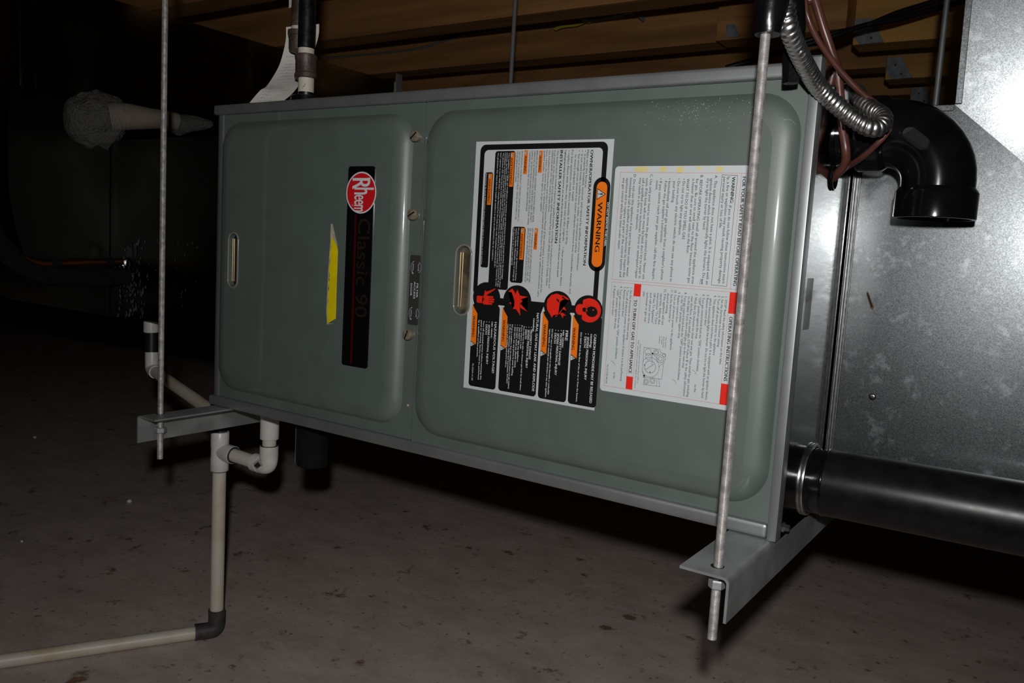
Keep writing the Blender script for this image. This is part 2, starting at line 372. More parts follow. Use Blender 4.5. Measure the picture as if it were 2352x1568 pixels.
bo = [(0.150, 0.0835), (0.1316, 0.0838), (0.100, 0.0895), (0.069, 0.0985), (0.028, 0.117), (-0.0084, 0.1435), (-0.025, 0.172), (-0.0368, 0.1995), (-0.048, 0.232), (-0.0553, 0.2644), (-0.0615, 0.300), (-0.0640, 0.3388), (-0.0640, 0.40), (-0.0621, 0.485), (0.150, 0.485)]
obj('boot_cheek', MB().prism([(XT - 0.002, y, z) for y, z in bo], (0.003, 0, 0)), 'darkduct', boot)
heel = MB(); n = len(bo)
rim_ = []
for y, z in bo[:-1]: rim_.append([(XT + 0.0035, y, z), (XT - 0.30, y, z), (XT - 0.30, y + 0.004, z + 0.004), (XT + 0.0035, y + 0.004, z + 0.004)])
heel.rings(rim_, True, True, True)
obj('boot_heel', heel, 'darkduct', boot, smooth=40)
coil = thing('coil_case', (-0.25, 0.3, 0.085), 'dark sheet metal cooling coil case between furnace and rounded boot', 'coil case')
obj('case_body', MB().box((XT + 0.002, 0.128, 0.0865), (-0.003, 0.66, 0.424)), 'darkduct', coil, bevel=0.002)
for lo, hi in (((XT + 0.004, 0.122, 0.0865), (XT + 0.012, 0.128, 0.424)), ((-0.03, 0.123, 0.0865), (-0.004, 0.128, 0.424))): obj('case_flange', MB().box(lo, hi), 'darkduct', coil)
random.seed(11)
def fleck(mb, cx, cz, r, lift):
    n = random.randint(5, 8); st = random.uniform(1.0, 2.2); rot = random.uniform(-0.6, 0.6); c = []
    for i in range(n):
        a = 2 * math.pi * i / n; q = r * random.uniform(0.5, 1.15); u, v = q * math.cos(a), q * math.sin(a) * st
        c.append((cx + u * math.cos(rot) - v * math.sin(rot), 0.1272 - random.uniform(0, lift), cz + u * math.sin(rot) + v * math.cos(rot)))
    k = (cx, 0.1270 - lift, cz); m = len(c)
    mb.add(c + [k], [(i, (i + 1) % m, m) for i in range(m)])
fo = MB(); se = MB()
for i in range(26): fleck(fo, random.gauss(-0.434, 0.006), random.uniform(0.125, 0.225), random.uniform(0.0008, 0.0036), random.uniform(0.001, 0.006))
fleck(fo, -0.429, 0.196, 0.0075, 0.010); fleck(fo, -0.4335, 0.188, 0.005, 0.008)
for i in range(90): fleck(se, random.gauss(-0.408, 0.018), random.uniform(0.090, 0.235), random.uniform(0.0012, 0.0045), 0.0008)
for i in range(50): fleck(se, random.gauss(-0.285, 0.030), random.uniform(0.110, 0.240), random.uniform(0.0006, 0.0018), 0.0005)
for i in range(9): fleck(se, -0.452 + random.gauss(0, 0.003), 0.090 + 0.012 * i, 0.004, 0.002)
fo_o = obj('foil_flecks', fo, 'foil', coil); fo_o['kind'] = 'stuff'
se_o = obj('sealant_smears', se, 'caulk', coil); se_o['kind'] = 'stuff'
obj('entry_hole', MB().box((-0.432, 0.1262, 0.203), (-0.414, 0.1275, 0.222)), 'slotdark', coil)
obj('clip', MB().box((-0.572, 0.090, 0.445), (-0.567, 0.0935, 0.500)).box((-0.560, 0.090, 0.423), (-0.557, 0.0935, 0.450)).box((-0.550, 0.090, 0.423), (-0.547, 0.0935, 0.450)).box((-0.572, 0.0935, 0.423), (-0.50, 0.13, 0.426)), 'dull_zinc', boot)

cop = thing('copper_line', (-0.42, 0.0, 0.19), 'thin orange copper line curving up at far left edge', 'pipe')
obj('tube', MB().tube([(-0.420, 0.1113, 0.1951), (-0.420, 0.0284, 0.1915), (-0.420, -0.0329, 0.1888), (-0.420, -0.0690, 0.2000), (-0.420, -0.0905, 0.2195), (-0.420, -0.1040, 0.2420), (-0.420, -0.1150, 0.2746), (-0.42, -0.122, 0.34), (-0.42, -0.125, 0.49)], 0.0062, 12), 'copper', cop, smooth=60)
for yy in (-0.012, 0.085):
    cl = MB().lathe([(-0.008, 0.0075), (0.008, 0.0075)], (-0.420, yy, 0.1900 if yy < 0 else 0.1935), (0, 1, 0.02), 14)
    obj('tape_band', cl, 'insul', cop, smooth=50)
ins = MB().tube([(-0.425, 0.124, 0.1665), (-0.425, 0.060, 0.1655), (-0.425, -0.010, 0.168), (-0.425, -0.050, 0.176), (-0.425, -0.085, 0.200), (-0.425, -0.12, 0.25), (-0.425, -0.15, 0.33), (-0.425, -0.16, 0.49)], 0.0165, 16)
tag(obj('insulated_line', ins, 'insul', None, smooth=60), 'thick black foam insulated line under the thin copper line', 'pipe')
roll = thing('cardboard_tube', (-0.40, 0.10, 0.43), 'tan cardboard tube with clear plastic bag bunched at its left end', 'tube')
obj('tube_wall', MB().tube([(-0.4000, 0.0740, 0.4545), (-0.3879, 0.0988, 0.4589), (-0.3785, 0.1357, 0.4613), (-0.3748, 0.1688, 0.4640), (-0.3735, 0.1900, 0.4640)], [0.0245, 0.0240, 0.0195, 0.0165, 0.0160], 20), 'card', roll, smooth=60)
pm = bpy.data.materials.new('clear_film'); pm.use_nodes = True; M['film'] = pm
nt = pm.node_tree; pb = nt.nodes['Principled BSDF']; pb.inputs['Base Color'].default_value = (0.34, 0.34, 0.33, 1); pb.inputs['Roughness'].default_value = 0.10; pb.inputs['Alpha'].default_value = 0.17
bp = nt.nodes.new('ShaderNodeBump'); nz_ = nt.nodes.new('ShaderNodeTexNoise'); nz_.inputs['Scale'].default_value = 22; nt.links.new(nz_.outputs['Fac'], bp.inputs['Height']); bp.inputs['Strength'].default_value = 0.8; bp.inputs['Distance'].default_value = 0.01
nt.links.new(bp.outputs[0], pb.inputs['Normal'])
def crinkle(L, a, i): return 1 + 0.30 * noise.noise(Vector((math.cos(a) * 1.7, math.sin(a) * 1.7, L * 22))) + 0.20 * noise.noise(Vector((math.cos(a) * 5, math.sin(a) * 5, L * 50)))
obj('plastic_bag', MB().tube([(-0.4395, 0.0150, 0.4440), (-0.4320, 0.0240, 0.4450), (-0.4163, 0.0420, 0.4478), (-0.4039, 0.0630, 0.4522), (-0.3950, 0.0820, 0.4564), (-0.3890, 0.0950, 0.4580)], [0.020, 0.035, 0.0440, 0.0420, 0.034, 0.0262], 28, 6, rfun=crinkle), 'film', roll, smooth=70)
obj('bag_tail', MB().tube([(-0.3750, 0.165, 0.4625), (-0.3740, 0.190, 0.4610), (-0.3675, 0.2101, 0.4630), (-0.3570, 0.2580, 0.4690)], [0.0180, 0.0185, 0.0165, 0.0050], 22, 6, rfun=crinkle), 'film', roll, smooth=70)
tri = MB().add([(-0.3987, 0.0245, 0.4150), (-0.3546, 0.0700, 0.4300), (-0.3554, 0.0450, 0.3915), (-0.3638, 0.0403, 0.3985)], [(0, 1, 2), (0, 2, 3)])
obj('bag_corner', tri, 'film', roll)

# ------------------------------------------------------------------ furnace
M['cloudy'] = mat('cloudy_tape', (0.22, 0.22, 0.215), 0.35)
M['cloudy'].node_tree.nodes['Principled BSDF'].inputs['Alpha'].default_value = 0.25
FL, FH, FD = 0.864, 0.4445, 0.727
fur = thing('furnace', (FL / 2, FD / 2, 0), 'grey green gas furnace cabinet hung on its side under the joists', 'furnace')
cab = MB()
cab.box((0.0, 0.016, 0.0), (FL - 0.001, FD, 0.0015)).box((0.0, 0.016, FH - 0.0015), (FL - 0.001, FD, FH)).box((0.0, 0.016, 0.0015), (0.0015, FD, FH - 0.0015)).box((0.0, FD - 0.0015, 0.0015), (FL - 0.002, FD, FH - 0.0015))
obj('cabinet', cab, 'casing', fur)
for nm, lo, hi in (('top_flange', (0.0, 0.0, FH - 0.0140), (0.8545, 0.0165, FH)), ('bottom_flange', (0.0, 0.0, 0.0), (0.8545, 0.0165, 0.0145))):
    obj(nm, MB().box(lo, hi), 'casing', fur, smooth=30, bevel=0.0042, bseg=4)
obj('left_flange', MB().prism([(x, y, 0.0148) for x, y in ((0.0, 0.0165), (0.0, 0.0115), (0.0022, 0.0085), (0.0120, 0.0040), (0.0175, 0.0050), (0.0175, 0.0165))], (0, 0, FH - 0.029)), 'casing', fur, smooth=40)
obj('right_flange', MB().box((0.8550, -0.0012, -0.0005), (FL, 0.0150, FH + 0.0028)), 'casing', fur, smooth=30, bevel=0.0012)
obj('flange_lip', MB().box((0.8505, -0.0012, FH + 0.0028), (FL, 0.0060, FH + 0.0036)), 'steel', fur)
obj('end_plate', MB().box((FL - 0.0014, 0.0150, 0.0), (FL, FD, FH)), 'endplate', fur)

def slot_loop(cx, cz, hw, hh, y, n=10): return rrect(cx - hw, cx + hw, cz - hh, cz + hh, hw - 1e-5, n, y)
YB, YF = 0.0060, -0.0060
def door(name, x0, x1, z0, z1, e0, e1, f0, f1, r, slot):
    mb = MB()
    prof = [(0, YB), (0.0012, YB - 0.0022), (0.0030, YB - 0.0048), (0.0065, YB - 0.0080), (0.0110, YB - 0.0102), (0.0165, YB - 0.0115), (0.022, YF)]
    rs = [rrect(x0, x1, z0, z1, 0.0015, 8, YB + 0.010), rrect(x0, x1, z0, z1, 0.0015, 8, YB)]
    for d, y in prof: rs.append(rrect(e0 + d, e1 - d, f0 + d, f1 - d, r - d * 0.62, 8, y))
    mb.rings([q[::-1] for q in rs], True, True, False)
    lo = rrect(e0 + 0.022, e1 - 0.022, f0 + 0.022, f1 - 0.022, r - 0.022 * 0.62, 8, YF)
    cx, cz, hw, hh = slot
    si = slot_loop(cx, cz, hw, hh, YF)
    mb.add(*flat_fill([lo, si], YF))
    mb.rings([slot_loop(cx, cz, hw, hh, YF), slot_loop(cx, cz, hw, hh, YF + 0.009)], True, False, False)
    bm_o = obj(name, mb, 'door', fur, smooth=32)
    return bm_o
S1 = (0.0608, 0.2215, 0.0098, 0.0385); S2 = (0.4797, 0.2216, 0.0105, 0.0400)
d1 = door('blower_door', 0.0180, 0.4018, 0.0150, 0.4302, 0.0200, 0.3840, 0.0285, 0.4190, 0.036, S1)
d2 = door('burner_door', 0.4026, 0.8540, 0.0140, 0.4302, 0.4065, 0.8500, 0.0270, 0.4190, 0.040, S2)
for (cx, cz, hw, hh), dr, bk in ((S1, d1, 'slotdark'), (S2, d2, 'amber')):
    rm = MB()
    rs = []
    for k in range(13):
        a = 2 * math.pi * k / 12; e = 0.0014
        rs.append(slot_loop(cx, cz, hw + 0.0010 + e * math.cos(a), hh + 0.0010 + e * math.cos(a), YF - 0.0002 - e * math.sin(a)))
    rm.rings(rs, True, False, False)
    obj('window_rim', rm, 'rim', dr, smooth=60)
    b_ = MB(); lp = slot_loop(cx, cz, hw - 0.0003, hh - 0.0003, YF + 0.008); b_.add([lp[0]] and lp, [tuple(range(len(lp)))])
    obj('window_backing', b_, bk, dr)
    ge = MB()
    for off in (0.0022, 0.0058): ge.tube([(cx - hw + off, YF + 0.005, cz - hh * 0.80), (cx - hw + off, YF + 0.005, cz + hh * 0.80)], 0.0008, 8, smooth=False)
    obj('window_edge', ge, 'gold', dr, smooth=60)
def thumb_screw(x, z, parent, turn):
    o = Vector((x, YB, z))
    mb = MB().lathe([(0, 0.0045), (0.0035, 0.0045), (0.0036, 0.0066), (0.0050, 0.0069), (0.0090, 0.0069), (0.0100, 0.0064), (0.0104, 0.0050)], o, (0, -1, 0), 24)
    s_ = obj('thumb_screw', mb, 'brass', parent, smooth=30)
    d = Vector((math.cos(turn), 0, math.sin(turn))); q = d.cross(Vector((0, 1, 0)))
    c = o + Vector((0, -0.01035, 0))
    obj('screw_slot', MB().prism([c + d * 0.0058 + q * 0.0008, c - d * 0.0058 + q * 0.0008, c - d * 0.0058 - q * 0.0008, c + d * 0.0058 - q * 0.0008], (0, -0.0003, 0)), 'slotdark', s_)
for x, z, tn in ((0.3925, 0.3900, 0.7), (0.3945, 0.2960, 0.5), (0.3950, 0.1485, 1.2)): thumb_screw(x, z, fur, tn)
obj('rivet', MB().lathe([(0, 0.0026), (0.0016, 0.0022), (0.0024, 0.001)], (0.394, YB, 0.058), (0, -1, 0), 12), 'brass', fur, smooth=60)
# collar where the intake pipe enters, grommet, corner bolt, clear tape strip on the end plate
obj('intake_collar', MB().lathe([(0.000, 0.0378), (0.0012, 0.0384), (0.0030, 0.0380), (0.0036, 0.0366), (0.0036, 0.0345), (0, 0.0345)], (FL, 0.1050, 0.0405), (1, 0, 0), 40, False, False), 'steel', fur, smooth=40)
gr = MB()
rs = []
for k in range(11):
    a = 2 * math.pi * k / 10; R = 0.0118 + 0.0015 * math.cos(a); xx = FL + 0.0011 + 0.0015 * math.sin(a)
    rs.append([(xx, 0.0785 + 0.95 * R * math.cos(2 * math.pi * i / 24), 0.3490 + R * math.sin(2 * math.pi * i / 24)) for i in range(24)])
gr.rings(rs, True, False, False)
obj('grommet', gr, 'abs', fur, smooth=60)
hb = MB().lathe([(0, 0.0052), (0.0012, 0.0052), (0.0013, 0.0036), (0.0055, 0.0036)], (FL, 0.0235, 0.0085), (1, 0, 0.0), 6)
hb.lathe([(0.0055, 0.0026), (0.0062, 0.0020)], (FL, 0.0235, 0.0085), (1, 0, 0), 6)
obj('corner_bolt', hb, 'steel', fur)
for yy, zz in ((0.030, 0.4240), (0.036, 0.4140)):
    obj('hex_screw', MB().lathe([(0, 0.0055), (0.0012, 0.0055), (0.0014, 0.0038), (0.0060, 0.0036), (0.0066, 0.0025)], (FL, yy, zz), (1, 0, 0), 6), 'steel', fur)
obj('clear_strip', MB().box((FL, 0.0215, 0.2010), (FL + 0.0003, 0.0440, 0.2500)), 'cloudy', fur)

# ------------------------------------------------------------------ printed labels: style|height|z start|z end|baseline x|text   (mm)
LABEL_A = """b|6.60|368.2|248.4|639.3|OWNER/OPERATOR SAFETY INFORMATION
r|4.60|368.3|329.1|635.1|Make sure this furnace:
r|4.60|367.7|242.7|632.0|•  is properly installed, serviced, and repaired by qualified service technicians
r|4.60|367.7|261.1|628.3|•  is not used inside a mobile home, trailer, or recreational vehicle
r|4.60|367.8|217.1|624.7|•  has enough room around it to ensure adequate clearance from combustible materials, and
r|4.60|363.7|315.1|620.7|to ensure adequate air supply
r|4.60|368.4|269.0|616.4|For best operation, check filters monthly. If filters are dirty:
r|4.60|368.0|272.9|612.3|• replace filters with filters the same size as the originals
r|4.60|266.3|224.8|612.5|• clean permanent filters
b|3.60|368.1|234.4|608.2|Lighting/operating instructions are on the front of the furnace or the back of the burner access panel
b|6.60|368.4|270.2|602.5|INSTALLER SAFETY INFORMATION
r|4.40|368.4|221.2|598.3|This furnace must be installed indoors by a qualified installer, according to manufacturer's instructions and
r|4.40|368.3|223.5|594.8|local codes. In the absence of local codes, follow National Fuel Gas Code (ANSI Z223.1); in Canada, follow
r|4.40|368.4|302.5|591.8|CAN/CGA-B149. DO NOT install in mobile home.
r|4.40|368.4|214.2|588.1|See Installation Instructions and User's Information Manual (if this information is not included with the fur-
r|4.40|368.5|210.8|584.9|nace, contact the nearest dealer or distributor) provided with this furnace. For help or additional information, call a
r|4.40|368.5|302.8|581.8|qualified installer, service agency, or gas supplier.
r|4.20|368.7|291.3|572.1|IMPROPER INSTALLATION, ADJUSTMENT, ALTERATION, SERVICE, REPAIR,
r|4.20|368.7|291.2|569.1|OPERATION, OR MAINTENANCE CAN CAUSE BODILY INJURY, PROPERTY
r|4.20|368.5|288.0|565.9|DAMAGE, OR DEATH FROM HAZARDS SUCH AS FIRE, EXPLOSION, SMOKE,
r|4.20|368.5|302.9|562.8|CONDENSATION, ELECTRIC SHOCK, OR CARBON MONOXIDE.
r|4.20|368.5|291.7|552.6|PROPOSITION 65: THIS PRODUCT CONTAINS CHEMICALS KNOWN TO
r|4.20|368.6|293.7|549.2|THE STATE OF CALIFORNIA TO CAUSE  CANCER, BIRTH DEFECTS OR
r|4.20|368.4|334.6|546.1|OTHER REPRODUCTIVE HARM.
r|4.20|285.1|225.5|572.2|UPFLOW FURNACES HAVE AN OPEN BASE FOR RETURN
r|4.20|285.0|226.9|569.3|AIR. BASE MUST BE SEALED WHEN NOT USED. SEE
r|4.20|284.9|224.6|566.5|IMPORTANT INFORMATION AND BASE PLATE PARTS LIST.
w|3.60|366.7|226.7|535.7|•Une installation, un réglage, une modification, un entretien ou une maintenance incorrects peuvent entraîner des dommages
w|3.60|366.8|216.9|533.0|matériels, des lésions corporelles ou la perte de vies humaines. Consulter le manuel des usagers fourni avec ce générateur d'air chaud.
w|3.60|366.8|217.3|530.5|L'installation et l'entretien doivent être effectués par un installateur qualifié, un organisme de maintenance ou le fournisseur de gaz.
w|3.60|366.9|218.1|527.7|•Ce générateur d'air chaud doit être installé conformément aux instructions du fabricant et aux codes locaux. En l'absence de code
w|3.60|366.9|239.2|524.4|local, respecter la norme ANSI Z223.1, intitulée National Fuel Gas Code ou les codes d'installation CAN/CGA-B149.•
w|3.60|367.0|246.5|520.7|•Ce générateur d'air chaud doit être installé de manière à ce qu'il y ait suffisamment d'air de ventilation.•
w|3.60|344.2|240.8|505.7|Déconnecter du circuit d'alimentation électrique avant la dépose du panneau ou tout entretien.
w|3.60|284.5|226.3|554.0|Ne pas entreposer ni utiliser de l'essence ni d'autres
w|3.60|284.4|225.9|551.0|vapeurs ou liquides inflammables dans le voisinage de
w|3.60|284.3|242.8|547.9|cet appareil, ni de tout autre appareil.
k|6.50|362.9|345.7|576.0|WARNING:
k|6.50|363.3|344.4|556.9|WARNING:
k|6.50|279.4|262.6|576.2|WARNING:
k|6.50|361.3|331.0|538.6|AVERTISSEMENT:
k|6.50|338.2|310.4|509.9|AVERTISSEMENT:
k|6.50|278.4|250.9|558.0|AVERTISSEMENT:
W|4.40|314.4|269.2|662.8|DO NOT REMOVE THIS LABEL
k|15.00|314.5|263.2|652.1|WARNING
W|6.00|176.9|103.2|658.1|CARBON MONOXIDE MAY BE RELEASED
W|5.00|176.8|162.0|654.2|causing:
W|5.00|176.7|127.1|650.1|•  SEVERE PERSONAL INJURY
W|5.00|176.6|161.5|646.9|•  DEATH
W|3.60|177.0|101.8|641.8|DO NOT block the flow of the air to or from the furnace.
W|6.40|177.2|166.4|623.4|FIRE
W|5.00|177.3|158.3|620.0|can cause:
W|5.00|177.0|138.7|616.7|•  PROPERTY DAMAGE
W|5.00|176.6|127.3|613.0|•  SEVERE PERSONAL INJURY
W|5.00|176.6|161.7|609.6|•  DEATH
W|3.60|176.9|104.8|605.8|DO NOT store or use gasoline or other flammable or combustible
W|3.60|176.9|101.1|602.7|vapors, liquids, or materials near this furnace or any other appliance.
W|6.00|192.6|105.5|585.3|NATURAL GAS MAY LEAK AND EXPLODE
W|5.00|186.5|171.7|581.3|causing:
W|5.00|176.7|140.4|578.3|•  PROPERTY DAMAGE
W|5.00|176.4|130.2|574.9|•  SEVERE PERSONAL INJURY
W|5.00|176.2|162.5|571.5|•  DEATH
W|3.40|176.8|103.6|569.0|You may not be able to detect a gas leak by smell alone.
W|3.40|177.1|150.5|566.2|If you suspect a leak:
W|4.00|177.3|135.1|562.9|•  DO NOT light any appliance.
W|4.00|177.2|128.3|559.8|•  DO NOT touch any electric switch.
W|4.00|177.1|118.9|556.7|•  DO NOT use any phone in your building.
W|3.60|176.9|103.5|553.0|DO go to a neighbors, leave the building and phone your gas company
W|3.60|176.8|109.1|550.2|or the fire department. Follow their instructions. DO NOT
W|3.60|176.8|127.2|547.4|return to your building until you're told to.
W|6.00|177.2|118.6|529.4|HAZARDOUS VOLTAGE!
W|5.00|177.4|158.5|525.2|can cause:
W|5.00|176.9|127.6|520.6|•  SEVERE PERSONAL INJURY
W|5.00|176.8|161.8|517.0|•  DEATH
W|3.80|177.2|108.5|513.3|Turn off electrical power before removing this
W|3.80|177.3|108.5|510.0|panel or servicing. Service must be performed
W|3.80|177.2|134.2|506.6|by a qualified service person.
w|4.00|126.2|106.1|500.9|92-22204-41-00
k|7.00|181.6|157.4|632.2|WARNING
k|7.00|181.5|156.7|595.0|WARNING
k|7.00|181.0|156.5|540.7|WARNING
k|7.00|181.9|157.0|498.3|WARNING"""
LABEL_B = """b|7.00|340.6|238.6|803.4|FOR YOUR SAFETY READ BEFORE OPERATING
b|7.00|340.6|315.6|793.2|WARNING:
r|6.00|313.7|239.1|792.5|If you do not follow these instructions exact-
r|6.00|340.6|239.1|788.5|ly, a fire or explosion may result causing property damage,
r|6.00|340.6|292.0|784.6|personal injury or loss of life.
r|6.00|342.1|237.8|776.1|A. This appliance does not have a pilot. It is equipped with an
r|6.00|339.1|243.8|771.9|ignition device which automatically lights the burners. Do
b|6.00|242.6|237.7|771.1|not
r|6.00|339.1|289.9|768.4|try to light the burner by hand.
r|6.00|342.1|237.6|761.6|B. BEFORE OPERATING smell all around the appliance area
r|6.00|338.8|238.1|757.5|for gas. Be sure to smell next to the floor because some gas
r|6.00|338.8|266.2|753.7|is heavier than air and will settle on the floor.
r|6.00|338.8|280.2|748.1|WHAT TO DO IF YOU SMELL GAS
r|6.00|338.8|283.9|743.9|• Do not try to light any appliance.
r|6.00|339.0|238.3|738.6|• Do not touch any electric switch; do not use any phone in
r|6.00|336.5|315.1|734.1|your building.
r|6.00|339.0|238.5|728.8|• Immediately call your gas supplier from a neighbor's phone.
r|6.00|336.4|275.6|725.0|Follow the gas supplier's instructions.
r|6.00|339.0|238.2|719.5|• If you cannot reach your gas supplier, call the fire depart-
r|6.00|336.6|327.5|715.7|ment.
r|6.00|343.0|238.3|708.9|C. Use only your hand to move the gas control knob. Never use
r|6.00|339.4|238.8|704.6|tools. If the knob will not move by hand, don't try to repair it;
r|6.00|339.4|238.6|700.7|call a qualified service technician. Force or attempted repair
r|6.00|339.4|287.4|697.2|may result in a fire or explosion.
r|6.00|343.0|239.1|690.6|D. Do not use this appliance if any part has been under water.
r|6.00|339.5|238.9|686.7|Immediately call a qualified service technician to inspect the
r|6.00|339.5|239.0|682.7|appliance and to replace any part of the control system and
r|6.00|339.5|266.5|678.7|any gas control which has been under water.
b|8.00|209.0|146.9|802.2|OPERATING INSTRUCTIONS
b|8.00|217.0|141.1|701.4|TO TURN OFF GAS TO APPLIANCE
r|6.20|227.6|161.8|796.4|1. STOP! Read the safety information on this label.
r|6.20|227.8|178.4|792.9|2. Set the thermostat to lowest setting.
r|6.20|228.0|169.9|789.3|3. Turn off all electric power to the appliance.
r|6.20|228.1|126.0|785.4|4. This appliance does not have a pilot. It is equipped with an ignition device
r|6.20|224.9|126.7|781.3|which automatically lights the burner. Do not try to light the burner by hand.
r|6.20|228.0|197.4|778.1|5. Remove control door.
r|6.20|228.0|152.6|773.9|6. Turn gas control knob from the "ON" position clockwise
r|6.20|139.3|131.5|773.2|to the
r|6.20|224.9|183.9|770.2|"OFF" position against the stop.
r|6.20|228.0|125.8|766.1|7. Wait five (5) minutes to clear out any gas. Then smell for gas, including
r|6.20|225.2|126.1|762.3|near the floor. If you smell gas, STOP! Follow 'B' in the safety information
r|6.20|225.1|153.4|759.1|on this label. If you don't smell gas, go to the next step.
r|6.20|228.4|141.3|755.1|8. Turn gas control knob from the "OFF" position counterclockwise
r|6.20|225.2|182.4|752.0|to the "ON" position against stop.
r|6.20|228.1|197.6|748.3|9. Replace control door.
r|6.20|229.9|170.0|744.4|10. Turn on all electric power to the appliance.
r|6.20|229.8|197.7|740.7|11. Set the thermostat to
r|6.20|226.3|205.7|737.0|desired setting.
r|6.20|229.7|194.3|733.5|12. If the appliance will not
r|6.20|225.7|194.4|729.7|operate, follow the
r|6.20|225.7|194.5|726.2|instructions "To Turn
r|6.20|225.6|194.5|722.3|Off Gas To Appliance"
r|6.20|225.5|194.6|718.5|and call your service
r|6.20|225.5|194.7|714.6|technician or gas sup-
r|6.20|225.7|220.1|710.8|plier.
r|3.50|182.4|171.7|739.0|Gas control
r|3.50|182.6|171.5|736.6|knob shown
r|3.50|182.7|174.4|734.4|in "OFF"
r|3.50|182.8|175.1|732.1|position.
r|3.50|171.9|132.0|711.6|Note: knob cannot be moved from "ON" to
r|3.50|176.8|126.4|709.1|"OFF" unless knob is pushed in slightly. Do not force.
r|6.20|228.8|174.8|696.1|1. Set the thermostat to the lowest setting.
r|6.20|229.2|131.2|692.2|2. Turn off all electrical power to the appliance if service is to be performed.
r|6.20|229.2|197.9|688.8|3. Remove control door.
r|6.20|229.4|153.8|684.6|4. Turn gas control knob from the "ON" position clockwise
r|6.20|139.9|133.1|684.1|to the
r|6.20|226.1|184.7|681.1|"OFF" position against the stop.
r|6.20|229.3|198.2|677.2|5. Replace control door.
r|4.50|147.0|127.0|675.7|92-21310-40-03"""

YP = YF
def sheet(name, poly, m, dy=0.0004):
    return obj(name, MB().prism([(x / 1000, YP, z / 1000) for z, x in poly], (0, -dy, 0)), m, fur)
def rr(z0, z1, x0, x1, r, n=6): return [(p[2], p[0]) for p in rrect(x0, x1, min(z0, z1), max(z0, z1), r, n)]
def circ(z, x, r, n=36): return [(z + r * math.sin(2 * math.pi * i / n), x + r * math.cos(2 * math.pi * i / n)) for i in range(n)]
def ell(z, x, rz, rx, n=48): return [(z + rz * math.sin(2 * math.pi * i / n), x + rx * math.cos(2 * math.pi * i / n)) for i in range(n)]
class Print:                      # flat inked shapes, (z, x) in mm, on a plane a hair in front of the sheet
    def __init__(s, y, step=0.0): s.mb = MB(); s.y = y; s.step = step; s.parts = []
    def poly(s, pts, lift=0.0):
        bm = bmesh.new(); vs = [bm.verts.new((x / 1000, s.y - lift, z / 1000)) for z, x in pts]
        s.y -= s.step; f = bm.faces.new(vs); bmesh.ops.triangulate(bm, faces=[f], ngon_method='EAR_CLIP'); bm.verts.index_update()
        a, c = len(s.mb.v), len(s.mb.f)
        s.mb.add([v.co for v in bm.verts], [[v.index for v in q.verts] for q in bm.faces]); bm.free()
        s.parts.append((a, len(s.mb.v), c, len(s.mb.f))); return s
    def line(s, pts, wd, closed=True):
        n = len(pts)
        for i in range(n if closed else n - 1):
            a, b = Vector(pts[i]), Vector(pts[(i + 1) % n]); d = (b - a).normalized() * wd / 2; q = Vector((-d.y, d.x))
            s.poly([a + q - d, b + q + d, b - q + d, a - q - d])
        return s
    def arc(s, z, x, r, a0, a1, wd, n=14, sx=1.0):
        ps = [(z + r * math.sin(math.radians(a0 + (a1 - a0) * i / n)), x + sx * r * math.cos(math.radians(a0 + (a1 - a0) * i / n))) for i in range(n + 1)]
        return s.line(ps, wd, False)
    def done(s, name, m, parent):
        o = obj(name, s.mb, m, parent); o['kind'] = 'stuff'; return o
    def split(s, name, m, parent):          # one object for each inked shape
        for a, b, c, d in s.parts:
            q = MB(); q.v = s.mb.v[a:b]; q.f = [tuple(i - a for i in f) for f in s.mb.f[c:d]]; obj(name, q, m, parent)
TEXT_JOBS = []
def text(job, s, z0, z1, x, h, bold=0.0, fit=False): TEXT_JOBS.append((job, s, z0, z1, x, h, bold, fit))
def flush_text():
    fc = bpy.data.curves.new('probe', 'FONT'); fc.body = 'H'; po = bpy.data.objects.new('probe', fc); COL.objects.link(po)
    made = []
    for job in TEXT_JOBS:
        c = bpy.data.curves.new('line', 'FONT'); c.body = job[1]; c.resolution_u = 2 if job[5] < 6 else 5; c.offset = 0.0
        o = bpy.data.objects.new('line', c); COL.objects.link(o); made.append(o)
    bpy.context.view_layer.update(); dg = bpy.context.evaluated_depsgraph_get()
    def grab(o):
        me = bpy.data.meshes.new_from_object(o.evaluated_get(dg), depsgraph=dg); v = [tuple(q.co) for q in me.vertices]; f = [tuple(p.vertices) for p in me.polygons]
        bpy.data.meshes.remove(me); return v, f
    pv, _ = grab(po); cap = max(q[1] for q in pv)
    bins = {}
    for o, (key, s, z0, z1, x, h, bold, fit) in zip(made, TEXT_JOBS):
        v, f = grab(o)
        if not v: continue
        a, b = min(q[0] for q in v), max(q[0] for q in v); sx = abs(z0 - z1) / (b - a)
        if bold > 0.01:          # faux bold: two more impressions a hair to either side
            n = len(v); d = bold * 0.85; V0 = list(v); F0 = list(f)
            for sgn in (-1, 1):
                k_ = len(v); v = v + [(q[0] + sgn * d, q[1], q[2]) for q in V0]; f = f + [tuple(i + k_ for i in t) for t in F0]
        if fit: lo, hi = min(q[1] for q in v), max(q[1] for q in v)
        else: lo, hi = 0.0, cap
        sy = h / (hi - lo)
        name, m, parent, y = key
        nv = max(1, len(v) // (3 if bold > 0.01 else 1))
        bins.setdefault(name + str(id(parent)), (key, MB()))[1].add([((x + (q[1] - lo) * sy) / 1000, y - 2e-6 * (qi // nv), (z0 - (q[0] - a) * sx) / 1000) for qi, q in enumerate(v)], f)
    for o in made + [po]:
        c = o.data; bpy.data.objects.remove(o); bpy.data.curves.remove(c)
    for (name, m, parent, y), mb in bins.values(): obj(name, mb, m, parent)['kind'] = 'stuff'
    TEXT_JOBS.clear()

